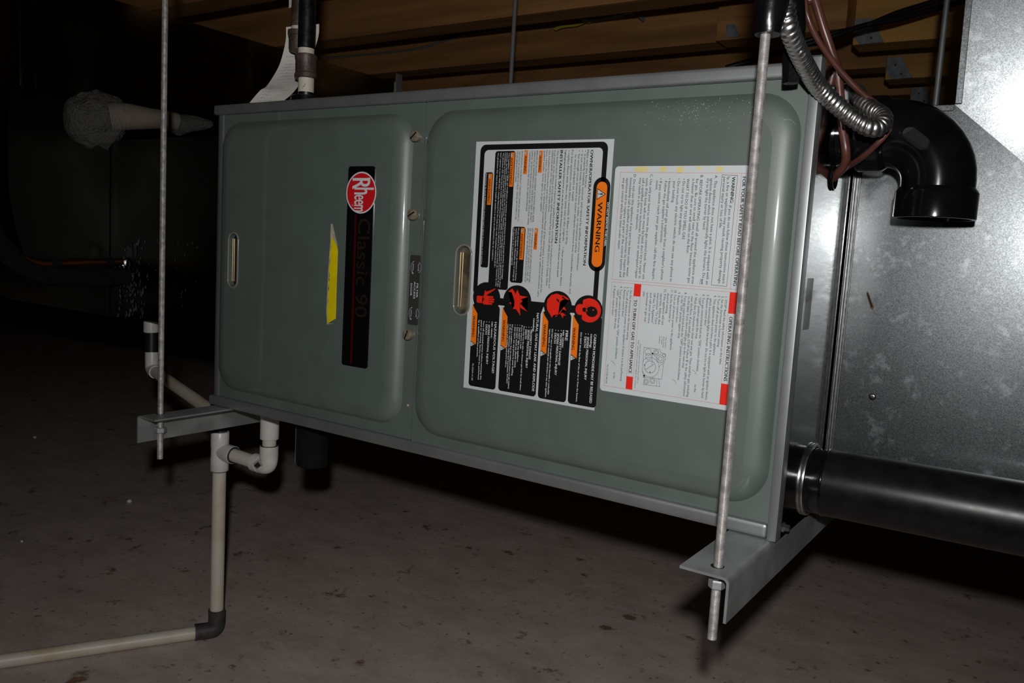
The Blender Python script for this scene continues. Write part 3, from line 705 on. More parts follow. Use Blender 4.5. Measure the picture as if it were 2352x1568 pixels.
# --- safety label with black pictogram panels
la = sheet('warning_label', [(380.0, 489.6), (378.8, 665.6), (95.9, 664.4), (96.0, 489.4)], 'paper')
la['label'] = 'white safety label with black warning panels and orange flashes'
y0 = YP - 0.0005
pk = Print(y0, 5e-6); po_ = Print(y0 - 0.0002); pr_ = Print(y0 - 0.0002, 2e-6); pw = Print(y0 - 0.00012); pt = Print(y0 - 0.0003)
# black frame
outer = rr(205, 376.4, 496.2, 659.2, 7.2); inner = rr(200, 370.4, 502.2, 653.6, 5.2)
fb = MB(); fb.add(*flat_fill([[(x / 1000, y0, z / 1000) for z, x in outer], [(x / 1000, y0, z / 1000) for z, x in inner]], y0)); obj('black_frame', fb, 'ink_black', la)
pk.poly(rr(242.8, 340.2, 645.2, 665.0, 9.85, 10)); po_.poly(rr(247.4, 335.6, 649.2, 661.6, 6.15, 10))
def warn_tri(zc, x0, s):
    pw2.poly([(zc - s * 0.58, x0), (zc + s * 0.58, x0), (zc, x0 + s)])
    pt.line([(zc - s * 0.58, x0), (zc + s * 0.58, x0), (zc, x0 + s)], s * 0.07)
    pt.poly([(zc - s * .05, x0 + s * .30), (zc + s * .05, x0 + s * .30), (zc + s * .09, x0 + s * .68), (zc - s * .09, x0 + s * .68)])
    pt.poly(circ(zc, x0 + s * .18, s * .065, 10))
pw2 = Print(y0 - 0.00026)
warn_tri(322.9, 650.4, 9.4)
pk.poly(rr(214.6, 368.9, 517.2, 544.4, 3)); pk.poly(rr(238.2, 345.6, 504.8, 515.5, 2.4)); pk.poly(rr(223.8, 286.0, 546.6, 563.8, 3))
for z0, z1, x0, x1 in ((368.6, 344.8, 575.6, 580.4), (369.4, 343.3, 556.3, 561.1), (285.3, 261.7, 575.8, 580.3), (367.1, 329.7, 538.3, 543.6), (344.0, 309.2, 509.3, 514.7), (284.7, 249.9, 557.7, 562.9)):
    po_.poly([(z0, x0), (z0, x1), (z1, x1), (z1, x0)]); warn_tri(z0 - 3.0, x0 + 0.7, 3.6)
CI = ((201.4, 649.0, 17.2), (202.7, 611.2, 17.6), (203.9, 558.1, 18.8), (204.0, 515.8, 19.2))
for z, x, r in CI: pk.poly(ell(z, x, r * 0.92, r))
pk.poly(rr(98.8, 196, 631.4, 666.2, 4)); pk.poly(rr(99.0, 196, 593.0, 629.2, 4)); pk.poly(rr(99.6, 196, 539.2, 590.2, 4)); pk.poly(rr(99.4, 196, 496.6, 535.3, 4))
pk.poly([(202.4, 627), (202.4, 634), (196.9, 634), (196.9, 627)]); pk.poly([(202.2, 533), (202.2, 541), (196.9, 541), (196.9, 533)]); pk.poly([(202.4, 574), (202.4, 594), (192, 590.2), (190, 574)])
for (z, x, r), x0 in zip(CI, (631.3, 593.0, 539.0, 496.6)):
    pw.poly([(196, x0 - 0.3), (192, x0 + 1.2), (145.5, x0 + 0.2), (145.5, x0 - 0.3)])
    po_.poly([(195.6, x0), (190.5, x0 + 3.0), (184.9, x0 + 7.6), (148.6, x0 + 7.8), (152.6, x0 - 0.1)])
    pw2.poly([(151.9, x0 + 0.1), (148.6, x0 + 6.3), (145.3, x0 + 0.2)]); pt.line([(151.9, x0 + 0.1), (148.6, x0 + 6.3), (145.3, x0 + 0.2)], 0.35)
    pt.poly([(148.9, x0 + 2), (148.3, x0 + 2), (148.2, x0 + 4.2), (149.0, x0 + 4.2)])
# pictograms in red
z, x, r = CI[0]
pr_.poly([(z + 0.74 * r * math.sin(a), x + 1.5 + 0.80 * r * math.cos(a)) for a in [math.radians(-128 + 256 * i / 40) for i in range(41)]])
pr_.poly([(z + 0.34 * r * math.sin(a), x - 9.8 + 0.32 * r * math.cos(a)) for a in [math.radians(40 + 280 * i / 30) for i in range(31)]])
pt2 = Print(y0 - 0.00034)
pt2.poly(ell(z - 1.2, x + 4.5, 5.6, 7.0)); pt2.poly(ell(z + 0.2, x - 4.2, 2.4, 2.8, 20))
for i in range(12): pt2.poly(circ(z + 5.5 - 1.2 * (i % 3), x - 2 + 1.6 * (i // 3), 0.28, 6))
pr3 = Print(y0 - 0.00038); pr3.poly([(z + 1.2, x - 2.8), (z - 1.6, x - 2.2), (z - 1.2, x - 0.6), (z + 1.2, x - 1.4)]); pr3.poly(circ(z + 0.8, x + 6.2, 0.9, 10))
z, x, r = CI[1]
pr_.poly([(z + a, x + b) for a, b in ((0, -14), (6, -13.2), (11, -9), (13.4, -2), (12, 3), (11.6, 7), (9.2, 12.6), (7.5, 13.6), (8.2, 8), (6.6, 5), (4.4, 2.5), (1.6, 5), (-1, 9.2), (-4.4, 11.4), (-2.8, 6.6), (-4.6, 5.6), (-7, 7.2), (-9.6, 11.8), (-9.4, 8.4), (-12.6, 7.2), (-8.0, 4), (-9.0, 1.4), (-12.0, -1.2), (-10.4, -4.4), (-13.6, -6.2), (-10, -9), (-5.6, -12.6))])
pt2.poly([(z + 8.4, x - 2.4), (z + 5.6, x - 1.0), (z + 3.4, x + 2.2), (z + 6.6, x + 1.2)]); pt2.poly([(z + 11.2, x + 4.6), (z + 8.8, x + 5.4), (z + 8.0, x + 10.8), (z + 9.6, x + 8.2)])
z, x, r = CI[2]
pr_.poly([(z + a, x + b) for a, b in ((13.2, -7.2), (7.4, -2.2), (12.6, -0.4), (6.2, 3.4), (5.4, 14.2), (2.2, 5.2), (-1.2, 8.8), (-2.6, 4.4), (-10.8, 14.8), (-7.4, 4.4), (-16.4, 5.8), (-9.4, -0.6), (-9.6, -5.2), (-5.8, -3.2), (-3.4, -11.0), (-1.0, -3.4), (4.4, -5.4), (4.0, -8.6), (9.0, -8.0), (9.4, -12.8))])
z, x, r = CI[3]
pr_.poly(rr(z - 8.0, z + 2.4, x - 4.4, x + 3.4, 1.2)); pr_.poly(rr(z - 6.8, z + 1.4, x - 13.6, x - 3.6, 1.8))
for i, (d, ln) in enumerate(((1.2, 9.6), (-1.4, 11.2), (-4.0, 10.8), (-6.6, 8.6))): pr_.poly(rr(z + d - 1.05, z + d + 1.05, x + 2.0, x + ln, 0.9))
pr_.poly([(z + 9.4, x + 10.6), (z + 11.6, x + 12.2), (z + 7.6, x + 2.2), (z + 7.0, x - 0.6), (z + 8.4, x - 2.6), (z + 3.0, x - 3.6), (z + 1.8, x - 1.6), (z + 5.0, x + 3.2)])
pt2.poly([(z + 0.6, x - 4.6), (z - 2.8, x - 2.2), (z - 2.4, x - 3.4), (z - 6.6, x - 5.6), (z - 3.6, x - 5.4), (z - 4.2, x - 4.2)])
pt2.line([(z + 2.0, x - 4.8), (z - 6.4, x - 6.0)], 0.5, False)
pk.split('black_panel', 'ink_black', la); pw.split('white_gap', 'paper', la); pw2.split('white_triangle', 'paper', la); po_.split('orange_flash', 'ink_orange', la)
pr_.split('red_pictogram', 'ink_red', la); pt.done('triangle_outlines', 'ink_black', la); pt2.done('black_detail', 'ink_black', la); pr3.done('red_detail', 'ink_red', la)
KK = ('black_lettering', 'ink_black', la, y0 - 0.0004); KG = ('black_lettering', 'ink_black', la, y0 - 0.0004); KW = ('white_lettering', 'ink_white', la, y0 - 0.0004)
for ln in LABEL_A.split('\n'):
    st, h, z0, z1, x, s = ln.split('|', 5); h = float(h)
    hh = 5.4 if h > 10 else h * 0.49
    text(KW if st in 'wW' else KK, s, float(z0), float(z1), float(x), hh, {'b': 0.028, 'r': 0.004, 'w': 0.004, 'W': 0.026, 'k': 0.022}[st])

# --- lighting instruction label
lb = sheet('operating_label', rr(118.6, 351.2, 669.2, 810.2, 4.0), 'paper2')
lb['label'] = 'white rounded operating instructions label with red corner blocks'
pl_ = Print(y0)
pl_.line([(345.2, 675.6), (343.8, 809.0), (235.2, 807.6), (236.0, 674.6)], 0.30); pl_.line([(343.8, 801.9), (235.4, 800.7)], 0.28, False)
pl_.line([(233.3, 674.9), (232.3, 808.0), (123.6, 807.0), (124.2, 674.0)], 0.30); pl_.line([(232.2, 800.8), (123.6, 799.8)], 0.28, False)
pl_.line([(233.1, 700.4), (124.4, 699.2)], 0.28, False); pl_.line([(233.1, 708.0), (124.4, 706.6)], 0.28, False)
pl_.done('red_rules', mat('thin_red_rule', (0.62, 0.16, 0.15), 0.45), lb)
pb_ = Print(y0 - 0.0001)
for z0, z1, x0, x1 in ((232.2, 212.0, 800.8, 808.0), (144.1, 123.6, 799.9, 807.2), (233.2, 220.5, 700.3, 708.0), (137.7, 124.4, 699.1, 706.5)): pb_.poly([(z0, x0), (z0, x1), (z1, x1), (z1, x0)])
pb_.split('red_block', 'ink_red', lb)
pg = Print(y0 - 0.0001)
pg.line([(342.4, 783.2), (341.9, 798.4), (237.4, 797.0), (237.8, 781.7)], 0.35)
pg.line([(169.6, 716.4), (169.5, 733.6), (166.2, 735.4), (165.4, 740.4), (159.5, 740.2), (156.4, 739.0), (139.8, 738.2), (139.6, 735.0), (132.0, 737.0), (131.6, 718.6), (138, 719.6), (146.5, 716.4)], 0.28)
pg.arc(150.4, 724.6, 6.2, 0, 360, 0.3, 28); pg.arc(150.2, 724.6, 10.0, -150, 150, 0.26, 26); pg.line([(153.6, 728.6), (147.0, 719.6)], 0.3, False); pg.line([(164.4, 726.0), (152.6, 726.4)], 0.3, False); pg.line([(164.4, 726.0), (158.6, 733.4)], 0.3, False)
for z, x, r in ((160.1, 735.0, 4.0), (160.1, 735.0, 2.2), (166.0, 729.9, 2.8), (166.0, 729.9, 1.6), (165.4, 721.2, 3.4), (160.8, 722.0, 3.2), (136.8, 728.2, 3.0), (136.8, 728.2, 1.7), (134.9, 721.5, 2.6), (134.9, 721.5, 1.4), (164.0, 738.6, 1.5)): pg.arc(z, x, r, 0, 360, 0.28, 22)
for z, x, r in ((164.4, 726.2, 1.0), (140.6, 718.8, 1.1), (151.6, 718.6, 0.6), (145.2, 725.0, 0.6)): pg.poly(circ(z, x, r, 12))
pg.line([(156.4, 739.0), (152, 734)], 0.26, False); pg.line([(139.8, 735.0), (138.9, 717.2)], 0.26, False); pg.line([(131.8, 733.2), (139.7, 733.2)], 0.26, False)
for z, x in ((149.4, 773.6), (137.6, 753.6), (147.5, 684.6)):
    pg.arc(z - 2.5, x - 5.5, 6.4, 20, 80, 0.25, 8)
pg.done('diagram', 'ink_grey', lb)
ps = Print(y0)
for z0, z1, x0, x1 in ((350.6, 345.6, 690, 707), (350.5, 345.8, 718, 727), (350.4, 344.6, 736, 744), (350.4, 347.2, 757, 762), (350.3, 345.6, 776, 784)):
    pts = []
    for i in range(14):
        a = 2 * math.pi * i / 14; k_ = 1 + 0.3 * noise.noise(Vector((x0, i * 0.9, 1)))
        pts.append(((z0 + z1) / 2 + max(-9, min(9, (z0 - z1) / 2 * 1.1 * math.sin(a) * k_)), (x0 + x1) / 2 + (x1 - x0) / 2 * math.cos(a) * k_))
    ps.poly([(min(q[0], 351.1), q[1]) for q in pts])
ps.split('glue_stain', 'stain', lb)
KB = ('lettering', 'ink_grey', lb, y0 - 0.0002)
for ln in LABEL_B.split('\n'):
    st, h, z0, z1, x, s = ln.split('|', 5); h = float(h)
    text(KB, s, float(z0), float(z1), float(x), {7.0: 3.2, 8.0: 3.3, 6.0: 2.75, 6.2: 2.35, 3.5: 1.3, 4.5: 1.9}[h], 0.03 if st == 'b' else 0.003)
ul = Print(y0 - 0.0002); ul.line([(242.6, 770.3), (237.7, 770.1)], 0.3, False); ul.done('underline', 'ink_grey', lb)

# --- brand badge
bz = obj('brand_badge', MB().prism([(x / 1000, YP, z / 1000) for z, x in rr(97.8, 353.6, 288.4, 334.4, 4.0)], (0, -0.0012, 0)), 'badge', fur)
bz['label'] = 'long black badge with red oval at its top'
yb = YP - 0.00125
po2 = Print(yb); po2.poly(ell(320.6, 312.2, 26.2, 26.2)); po2.done('oval_border', 'ink_white', bz)
po2 = Print(yb - 0.0001); po2.poly(ell(320.6, 312.2, 24.4, 24.4)); po2.done('red_oval', 'badge_red', bz)
po2 = Print(yb); po2.poly([(293, 302.6), (293, 306.2), (101, 307.4), (101, 303.8)]); po2.done('red_line', 'badge_line', bz)
KO = ('white_lettering', 'ink_white', bz, yb - 0.0002)
for s, z0, z1, x, h in (('R', 338.4, 325.2, 296.8, 30.5), ('h', 326.6, 318.6, 300.6, 33.6), ('e', 317.6, 312.0, 301.0, 15.5), ('e', 311.4, 305.8, 301.0, 15.5), ('m', 305.0, 297.0, 301.0, 15.5)): text(KO, s, z0, z1, x, h, 0.02, True)
po2 = Print(yb - 0.0002); po2.poly([(339.2, 322.6), (337.6, 322.6), (337.6, 327.3), (339.2, 327.3)]); po2.arc(304.6, 298.2, 1.3, 0, 360, 0.4, 12); po2.done('registered_mark', 'ink_white', bz)
text(('dim_lettering', 'badge_dim', bz, yb - 0.0001), 'Classic 90', 288.4, 163.0, 309.4, 20.5, 0.0)
# --- torn yellow strip
yl = obj('yellow_tape', MB().prism([(x / 1000, YP, z / 1000) for z, x in ((264.0, 261.5), (258, 265.4), (252, 271.2), (245.8, 273.2), (200, 273.2), (156.8, 273.6), (148.6, 258.4), (156, 258.6), (168, 257.2), (180, 259.0), (186, 257.4), (196, 259.6), (203, 257.8), (212, 260.0), (222, 258.4), (232, 260.4), (240, 259.2), (250, 260.8), (258, 260.2))], (0, -0.0004, 0)), 'yellow', fur)
yl['label'] = 'torn bright yellow tape strip beside the badge'
obj('torn_edge', MB().prism([(x / 1000, YP, z / 1000) for z, x in ((280, 258.8), (279.8, 262.0), (272, 264.6), (252, 272.4), (258, 265.6), (264, 261.7), (258, 260.4), (222, 258.6), (168, 257.4), (148.8, 258.4), (150, 272), (147.4, 257.8), (165, 255.6), (200, 256.2), (235, 257.4), (258, 258.8), (270, 258.4))], (0, -0.0002, 0)), 'tornpaper', yl)
pd = Print(YP - 0.00045)
for z, x, r in ((206.5, 259.4, 0.7), (201, 259.9, 0.4), (195, 259.0, 0.7)): pd.poly(ell(z, x, r * 2, r, 8))
pd.done('dark_speck', 'ink_black', yl)
# --- filter door label on the blower door's edge
fp = MB().prism([(x / 1000, YB, z / 1000) for z, x in rr(160.2, 246.6, 387.8, 404.5, 2.2)], (0, -0.0004, 0))
flb = obj('filter_label', fp, 'filt', fur); flb['label'] = 'small dark grey label between the two doors'
KF = ('white_lettering', 'ink_white', flb, YB - 0.0005)
text(KF, 'FILTER', 212.0, 194.5, 400.0, 2.6, 0.02); text(KF, 'ACCESS', 213.9, 192.8, 395.6, 2.6, 0.02); text(KF, 'DOOR', 211.4, 196.2, 390.2, 2.6, 0.02)
pa = Print(YB - 0.0005)
for zc in (231.6, 174.6):
    pa.arc(zc, 397.6, 8.0, 118, 242, 0.8, 12, 1.0); pa.arc(zc, 397.6, 8.0, -50, 50, 0.7, 12, 1.0)
    pa.poly([(zc - 8.6, 392.6), (zc - 6.0, 391.2), (zc - 7.0, 394.8)])
pa.done('arrows', 'ink_white', flb)
for zc in (231.6, 174.6): text(KF, 'OPEN', zc + 4.4, zc - 4.0, 392.2, 1.7, 0.0); text(KF, 'CLOSE', zc + 4.6, zc - 4.2, 400.8, 1.7, 0.0)
flush_text()
# --- faint dusty glue marks on the burner door
pdg = Print(YF - 0.0002); random.seed(4)
for i in range(130):
    z, x = random.gauss(404, 9), random.gauss(752, 26)
    if 380 < z < 414 and 676 < x < 826: pdg.poly(ell(z, x, random.uniform(0.25, 0.9), random.uniform(0.15, 0.45), 6))
o_ = pdg.done('dust_marks', 'dustglue', fur); o_['kind'] = 'stuff'

# ------------------------------------------------------------------ hanging rods and angle brackets
def thread(x, y, z0, z1, r=0.0043, pitch=0.00108, seg=14, per=3):
    mb = MB(); n = int((z1 - z0) / pitch * per); rs = []
    for k in range(n + 1):
        z = z0 + (z1 - z0) * k / n; ring = []
        for i in range(seg):
            a = 2 * math.pi * i / seg; ph = ((z - z0) / pitch - i / seg) % 1.0
            rr_ = r * (1 - 0.15 * abs(2 * ph - 1))
            ring.append((x + rr_ * math.cos(a), y + rr_ * math.sin(a), z))
        rs.append(ring)
    return mb.rings(rs)
def nut(x, y, z0, h=0.0065, af=0.0073, rot=0.2):
    pr = [(0, af * 0.88), (h * 0.15, af), (h * 0.85, af), (h, af * 0.88)]; mb = MB(); rs = []
    for d, r in pr: rs.append([(x + r * math.cos(rot + i * math.pi / 3), y + r * math.sin(rot + i * math.pi / 3), z0 + d) for i in range(6)])
    return mb.rings(rs)
RX, RY = 0.8442, -0.0996; LX, LY = 0.0190, -0.0917
rr1 = thing('threaded_rod', (RX, RY, -0.065), 'threaded steel rod hanging in front of the right end of the furnace', 'rod', 'threaded hanging rods')
obj('rod_thread', thread(RX, RY, -0.0655, 1.155), 'rod', rr1, smooth=50); obj('nut', nut(RX, RY, -0.0195, 0.0082, 0.0073, 0.35), 'dull_zinc', rr1)
rr2 = thing('threaded_rod', (LX, LY, -0.065), 'threaded steel rod hanging in front of the left end of the furnace', 'rod', 'threaded hanging rods')
obj('rod_thread', thread(LX, LY, -0.0655, 1.155), 'rod', rr2, smooth=50); obj('nut', nut(LX, LY, -0.0105, 0.0070), 'dull_zinc', rr2); obj('nut', nut(LX, LY, -0.0270, 0.0075, 0.0085, 0.0), 'dull_zinc', rr2)
for x, lb_ in ((-0.030, 'thin grey rod rising behind the furnace top near mid picture'), (0.844, 'thin grey rod standing behind the black elbow beside the bright duct')):
    y = 0.80
    r_ = thing('threaded_rod', (x, y, 0.0), lb_, 'rod', 'threaded hanging rods')
    obj('rod_thread', MB().tube([(x, y, -0.004), (x, y, 0.920)], 0.0048, 12, smooth=False), 'cable_g' if x < 0 else 'dull_zinc', r_, smooth=60)
    obj('nut', nut(x, y, -0.010), 'dull_zinc', r_)
def angle(name, xin, xout, lab):
    # L section: flat leg under the cabinet from xin to xout, upright leg down at xout
    s = 1 if xout > xin else -1; t = 0.0024; R = 0.006
    pts = [(xin, 0.0)]
    for k in range(6):
        a = math.pi / 2 * (1 - k / 5); pts.append((xout - s * R + s * R * math.cos(a), -R + R * math.sin(a)))
    pts.append((xout, -0.0392)); pts.append((xout - s * t, -0.0392))
    for k in range(6):
        a = math.pi / 2 * (k / 5); pts.append((xout - s * R + s * (R - t) * math.cos(a), -R + (R - t) * math.sin(a)))
    pts.append((xin, -t))
    e = thing(name, ((xin + xout) / 2, 0.35, -0.039), lab, 'bracket', 'angle brackets under the furnace')
    obj('angle_iron', MB().prism([(x, -0.120, z - 0.0004) for x, z in pts], (0, 0.96, 0)), 'dull_zinc', e, smooth=25)
    rx, ry = (RX, RY) if s > 0 else (LX, LY)
    obj('hole', MB().lathe([(0, 0.0060), (0.0002, 0.0060)], (rx - 0.001, ry + 0.0005, -0.0003), (0, 0, 1), 18), 'slotdark', e)
    return e
angle('angle_bracket', 0.8172, 0.8615, 'grey angle iron bracket carrying the right end of the furnace')
angle('angle_bracket', 0.0490, 0.0068, 'grey angle iron bracket carrying the left end of the furnace')

# ------------------------------------------------------------------ black plastic flue elbow and intake pipe
EY, EZ = 0.098, 0.3925
el = thing('flue_elbow', (0.92, EY, 0.31), 'glossy black plastic pipe elbow turning down in front of the bright duct', 'pipe elbow')
obj('pipe_stub', MB().tube([(FL + 0.0002, EY, EZ), (0.884, EY, EZ)], 0.0300, 32, smooth=False), 'abs', el, smooth=40)
cen = (0.9085, 0.3465); RB = EZ - cen[1]; XO = cen[0] + RB
pth = [(0.886, EY, EZ), (0.900, EY, EZ)] + [(cen[0] + RB * math.sin(a), EY, cen[1] + RB * math.cos(a)) for a in [math.radians(9 * k) for k in range(11)]] + [(XO, EY, 0.340)]
obj('elbow_bend', MB().tube(pth, 0.0325, 36, smooth=False), 'abs', el, smooth=40)
def hub(o, ax, ln):
    return MB().lathe([(-0.0035, 0.0326), (0, 0.0352), (0.002, 0.0362), (ln - 0.0008, 0.0362), (ln, 0.0356), (ln, 0.0318), (ln - 0.018, 0.0305)], o, ax, 40, False, True)
obj('inlet_hub', hub((0.9045, EY, EZ), (-1, 0, 0), 0.0230), 'abs', el, smooth=30)
obj('outlet_hub', hub((XO, EY, 0.3375), (0, 0, -1), 0.0255), 'abs', el, smooth=30)
th = math.radians(38); em = MB()
for dx, dz in ((0, 0),):
    ctr = Vector((cen[0] + RB * math.sin(th), EY - 0.0318, cen[1] + RB * math.cos(th))); dt = Vector((math.cos(th), 0, -math.sin(th))); dn = Vector((math.sin(th), 0, math.cos(th)))
    lp = []
    for k in range(24):
        a = 2 * math.pi * k / 24; px, pz = 0.0075 * math.cos(a) + 0.006 * (1 if math.cos(a) > 0 else -1), 0.0062 * math.sin(a)
        off = math.sqrt(max(0, 0.0325 ** 2 - pz ** 2)) - 0.0318
        lp.append(ctr + dt * px + dn * pz + Vector((0, -off, 0)))
    em.prism(lp, (0, -0.0004, 0))
obj('moulded_mark', em, 'mark', el)
obj('hub_screw', MB().lathe([(0, 0.0040), (0.002, 0.0040), (0.0030, 0.0026), (0.0042, 0.0024)], (0.8905, EY - 0.0355, 0.3905), (-0.1, -1, 0), 8), 'steel', el)

ip = thing('intake_pipe', (1.2, 0.15, 0.0), 'thick black plastic pipe running out low to the right edge', 'pipe')
A = Vector((0.8648, 0.1050, 0.0400)); B = Vector((1.0563, 0.1130, 0.0405)); D = (B - A).normalized()
B2 = A + D * 0.75
obj('pipe_run', MB().tube([A + D * 0.016, B2], 0.0345, 44, smooth=False), 'abs_pipe', ip, smooth=40)
obj('stub', MB().tube([A, A + D * 0.0158], 0.0338, 44, smooth=False), 'abs', ip, smooth=40)
bd = MB(); rs = []
for k in range(9):
    a = 2 * math.pi * k / 8
    c = A + D * (0.016 + 0.0012 * math.cos(a)); u = D.orthogonal().normalized(); v = D.cross(u)
    rs.append([c + (u * math.cos(2 * math.pi * i / 44) + v * math.sin(2 * math.pi * i / 44)) * (0.0343 + 0.0009 * math.sin(a) + 0.0004 * noise.noise(Vector((i * 0.8, k, 0)))) for i in range(44)])
bd.rings(rs, True, False, False)
obj('glue_bead', bd, 'abs', ip, smooth=60)

# ------------------------------------------------------------------ flexible conduit, black tape, brown wires
cp = [(0.8540, -0.0870, 0.4680), (0.8561, -0.0803, 0.4531), (0.8589, -0.0622, 0.4405), (0.8616, -0.0420, 0.4304), (0.8661, -0.0117, 0.4179), (0.8786, 0.0035, 0.4049), (0.8927, 0.0114, 0.3935), (0.9052, 0.0164, 0.3863), (0.9121, 0.0235, 0.3868), (0.9142, 0.0319, 0.3941), (0.9089, 0.0414, 0.4016), (0.8987, 0.0488, 0.4079), (0.8880, 0.0590, 0.4170), (0.8805, 0.0760, 0.4270), (0.8740, 0.0940, 0.4325), (0.8680, 0.1000, 0.4330)]
fc_ = thing('flexible_conduit', (0.88, 0.0, 0.38), 'shiny ribbed metal conduit looping in front of the black elbow', 'conduit')
def ribs(L, a, i):
    ph = (L / 0.0049 - a / (2 * math.pi)) % 1.0
    return 0.83 + 0.18 * abs(math.sin(math.pi * ph)) ** 0.6
obj('ribbed_sheath', MB().tube(cp, 0.0081, 22, 28, rfun=ribs), 'flex', fc_, smooth=75)
cn = MB().lathe([(0, 0.0100), (0.0035, 0.0100), (0.0037, 0.0082), (0.0100, 0.0082)], (0.8642, 0.1000, 0.4330), (1, -0.05, 0), 8)
obj('connector', cn, 'dull_zinc', fc_)
tp = thing('tape_wrap', (0.847, -0.08, 0.44), 'black tape wrapped round the rod and conduit at the top', 'tape')
def lump(L, a, i): return 1 + 0.07 * noise.noise(Vector((math.cos(a) * 1.5, math.sin(a) * 1.5, L * 60))) + 0.05 * noise.noise(Vector((math.cos(a) * 4, math.sin(a) * 4, L * 14)))
obj('wrap', MB().tube([(0.8462, -0.0982, 0.900), (0.8462, -0.0982, 0.53), (0.8460, -0.0984, 0.4745), (0.8457, -0.0986, 0.458), (0.8455, -0.0988, 0.4435)], [0.0142, 0.0142, 0.0138, 0.0128, 0.0104], 26, 8, rfun=lump), 'tape', tp, smooth=60)
tl = MB(); rs = []
for (x, y, z), wd in (((0.8457, -0.0404, 1.15), 0.0100), ((0.8457, -0.0404, 0.4862), 0.0100), ((0.8484, -0.0377, 0.4650), 0.0095), ((0.8487, -0.0368, 0.4434), 0.0085), ((0.8484, -0.0350, 0.4280), 0.0075), ((0.8480, -0.0335, 0.4178), 0.0070)):
    rs.append([Vector((x, y, z)) + RIGHT * wd * s_ + FWD * f_ for s_, f_ in ((-1, 0), (-0.5, -0.004), (0.5, -0.004), (1, 0), (0.5, 0.004), (-0.5, 0.004))])
tl.rings(rs)
obj('hanging_end', tl, 'tape', tp, smooth=40)
wb = [(0.8300, 0.0062, 1.15), (0.8330, 0.0062, 0.75), (0.8356, 0.0062, 0.5227), (0.8414, 0.0070, 0.4995), (0.8457, 0.0078, 0.4841), (0.8536, 0.0168, 0.4664), (0.8681, 0.0321, 0.4455), (0.8863, 0.0453, 0.4255), (0.9027, 0.0546, 0.4126), (0.9137, 0.0509, 0.4029), (0.9157, 0.0478, 0.3876), (0.9038, 0.0499, 0.3726), (0.8902, 0.0620, 0.3640), (0.8745, 0.0780, 0.3575), (0.8640, 0.0850, 0.3500)]
tag(obj('thermostat_wire', MB().tube(wb, 0.0028, 12, 8), 'wire', None, smooth=60), 'thin brown wire passing over the elbow and behind the conduit loop', 'wire')
wa = [(0.8200, 0.0280, 1.15), (0.8250, 0.0280, 0.75), (0.8339, 0.0303, 0.5300), (0.8433, 0.0334, 0.5064), (0.8514, 0.0381, 0.4834), (0.8585, 0.0440, 0.4645), (0.8650, 0.0510, 0.4458), (0.8692, 0.0536, 0.4220), (0.8735, 0.0560, 0.3942), (0.8786, 0.0572, 0.3719), (0.8770, 0.0650, 0.3597), (0.8690, 0.0740, 0.3520), (0.8640, 0.0790, 0.3480)]
tag(obj('thermostat_wire', MB().tube(wa, 0.0042, 14, 8), 'wire', None, smooth=60), 'thick brown wire dropping into the grommet hole in the furnace end', 'wire')

# ------------------------------------------------------------------ gas pipe with drip leg, paper tag
gp = thing('gas_pipe', (0.176, 0.019, FH), 'black iron gas pipe entering the top of the furnace', 'pipe')
GX, GY = 0.1755, 0.0190
def cyl(x, y, z0, z1, r, seg=24): return MB().tube([(x, y, z0), (x, y, z1)], r, seg, smooth=False)
obj('pipe_run', MB().tube([(GX - 0.0050, GY + 0.0025, 0.515), (GX - 0.0090, GY + 0.0060, 0.60), (GX - 0.012, GY + 0.009, 0.72), (GX - 0.012, GY + 0.009, 1.15)], 0.0114, 24, smooth=False), 'iron', gp, smooth=40)
obj('thread_sealant', cyl(GX - 0.0040, GY + 0.002, 0.5060, 0.5150, 0.0109), 'dope', gp, smooth=40)
un = MB().lathe([(0, 0.0135), (0.0010, 0.0155), (0.0060, 0.0155), (0.0075, 0.0143), (0.0250, 0.0143), (0.0265, 0.0150), (0.0310, 0.0150), (0.0320, 0.0135)], (GX - 0.0018, GY + 0.001, 0.4745), (-0.06, 0.03, 1), 28)
for a in (0.1, 1.7, 3.2, 4.9):
    d = Vector((math.cos(a), math.sin(a), 0)); q = Vector((-d.y, d.x, 0)); c = Vector((GX - 0.0024, GY + 0.0014, 0.4822)) + d * 0.0138
    un.prism([c + q * 0.0022, c - q * 0.0022, c - q * 0.0022 + d * 0.0014, c + q * 0.0022 + d * 0.0014], (-0.001, 0.0005, 0.0178))
obj('union', un, 'rust_iron', gp, smooth=30)
obj('nipple', cyl(GX, GY, 0.4560, 0.4750, 0.0107), 'dope', gp, smooth=40)
obj('nipple_base', cyl(GX + 0.0005, GY, 0.4400, 0.4562, 0.0108), 'iron', gp, smooth=40)
obj('floor_plate', MB().lathe([(0, 0.021), (0.0060, 0.0205), (0.0075, 0.019), (0.0085, 0.013)], (GX - 0.004, GY + 0.004, FH), (0, 0, 1), 26), 'tape', gp, smooth=40)
dx, dy = 0.1285, 0.0440
obj('drip_leg', MB().tube([(dx, dy, 0.553), (dx - 0.006, dy + 0.006, 0.72), (dx - 0.006, dy + 0.006, 1.15)], 0.0106, 20, smooth=False), 'rust_iron', gp, smooth=40)
obj('leg_sealant', cyl(dx, dy, 0.5478, 0.5540, 0.0104), 'dope', gp, smooth=40)
obj('cap', MB().lathe([(0, 0.0060), (0.0015, 0.0105), (0.004, 0.0128), (0.0230, 0.0132), (0.0232, 0.0146), (0.0300, 0.0146), (0.0305, 0.0128)], (dx, dy, 0.5180), (0, 0, 1), 26), 'rust_iron', gp, smooth=35)
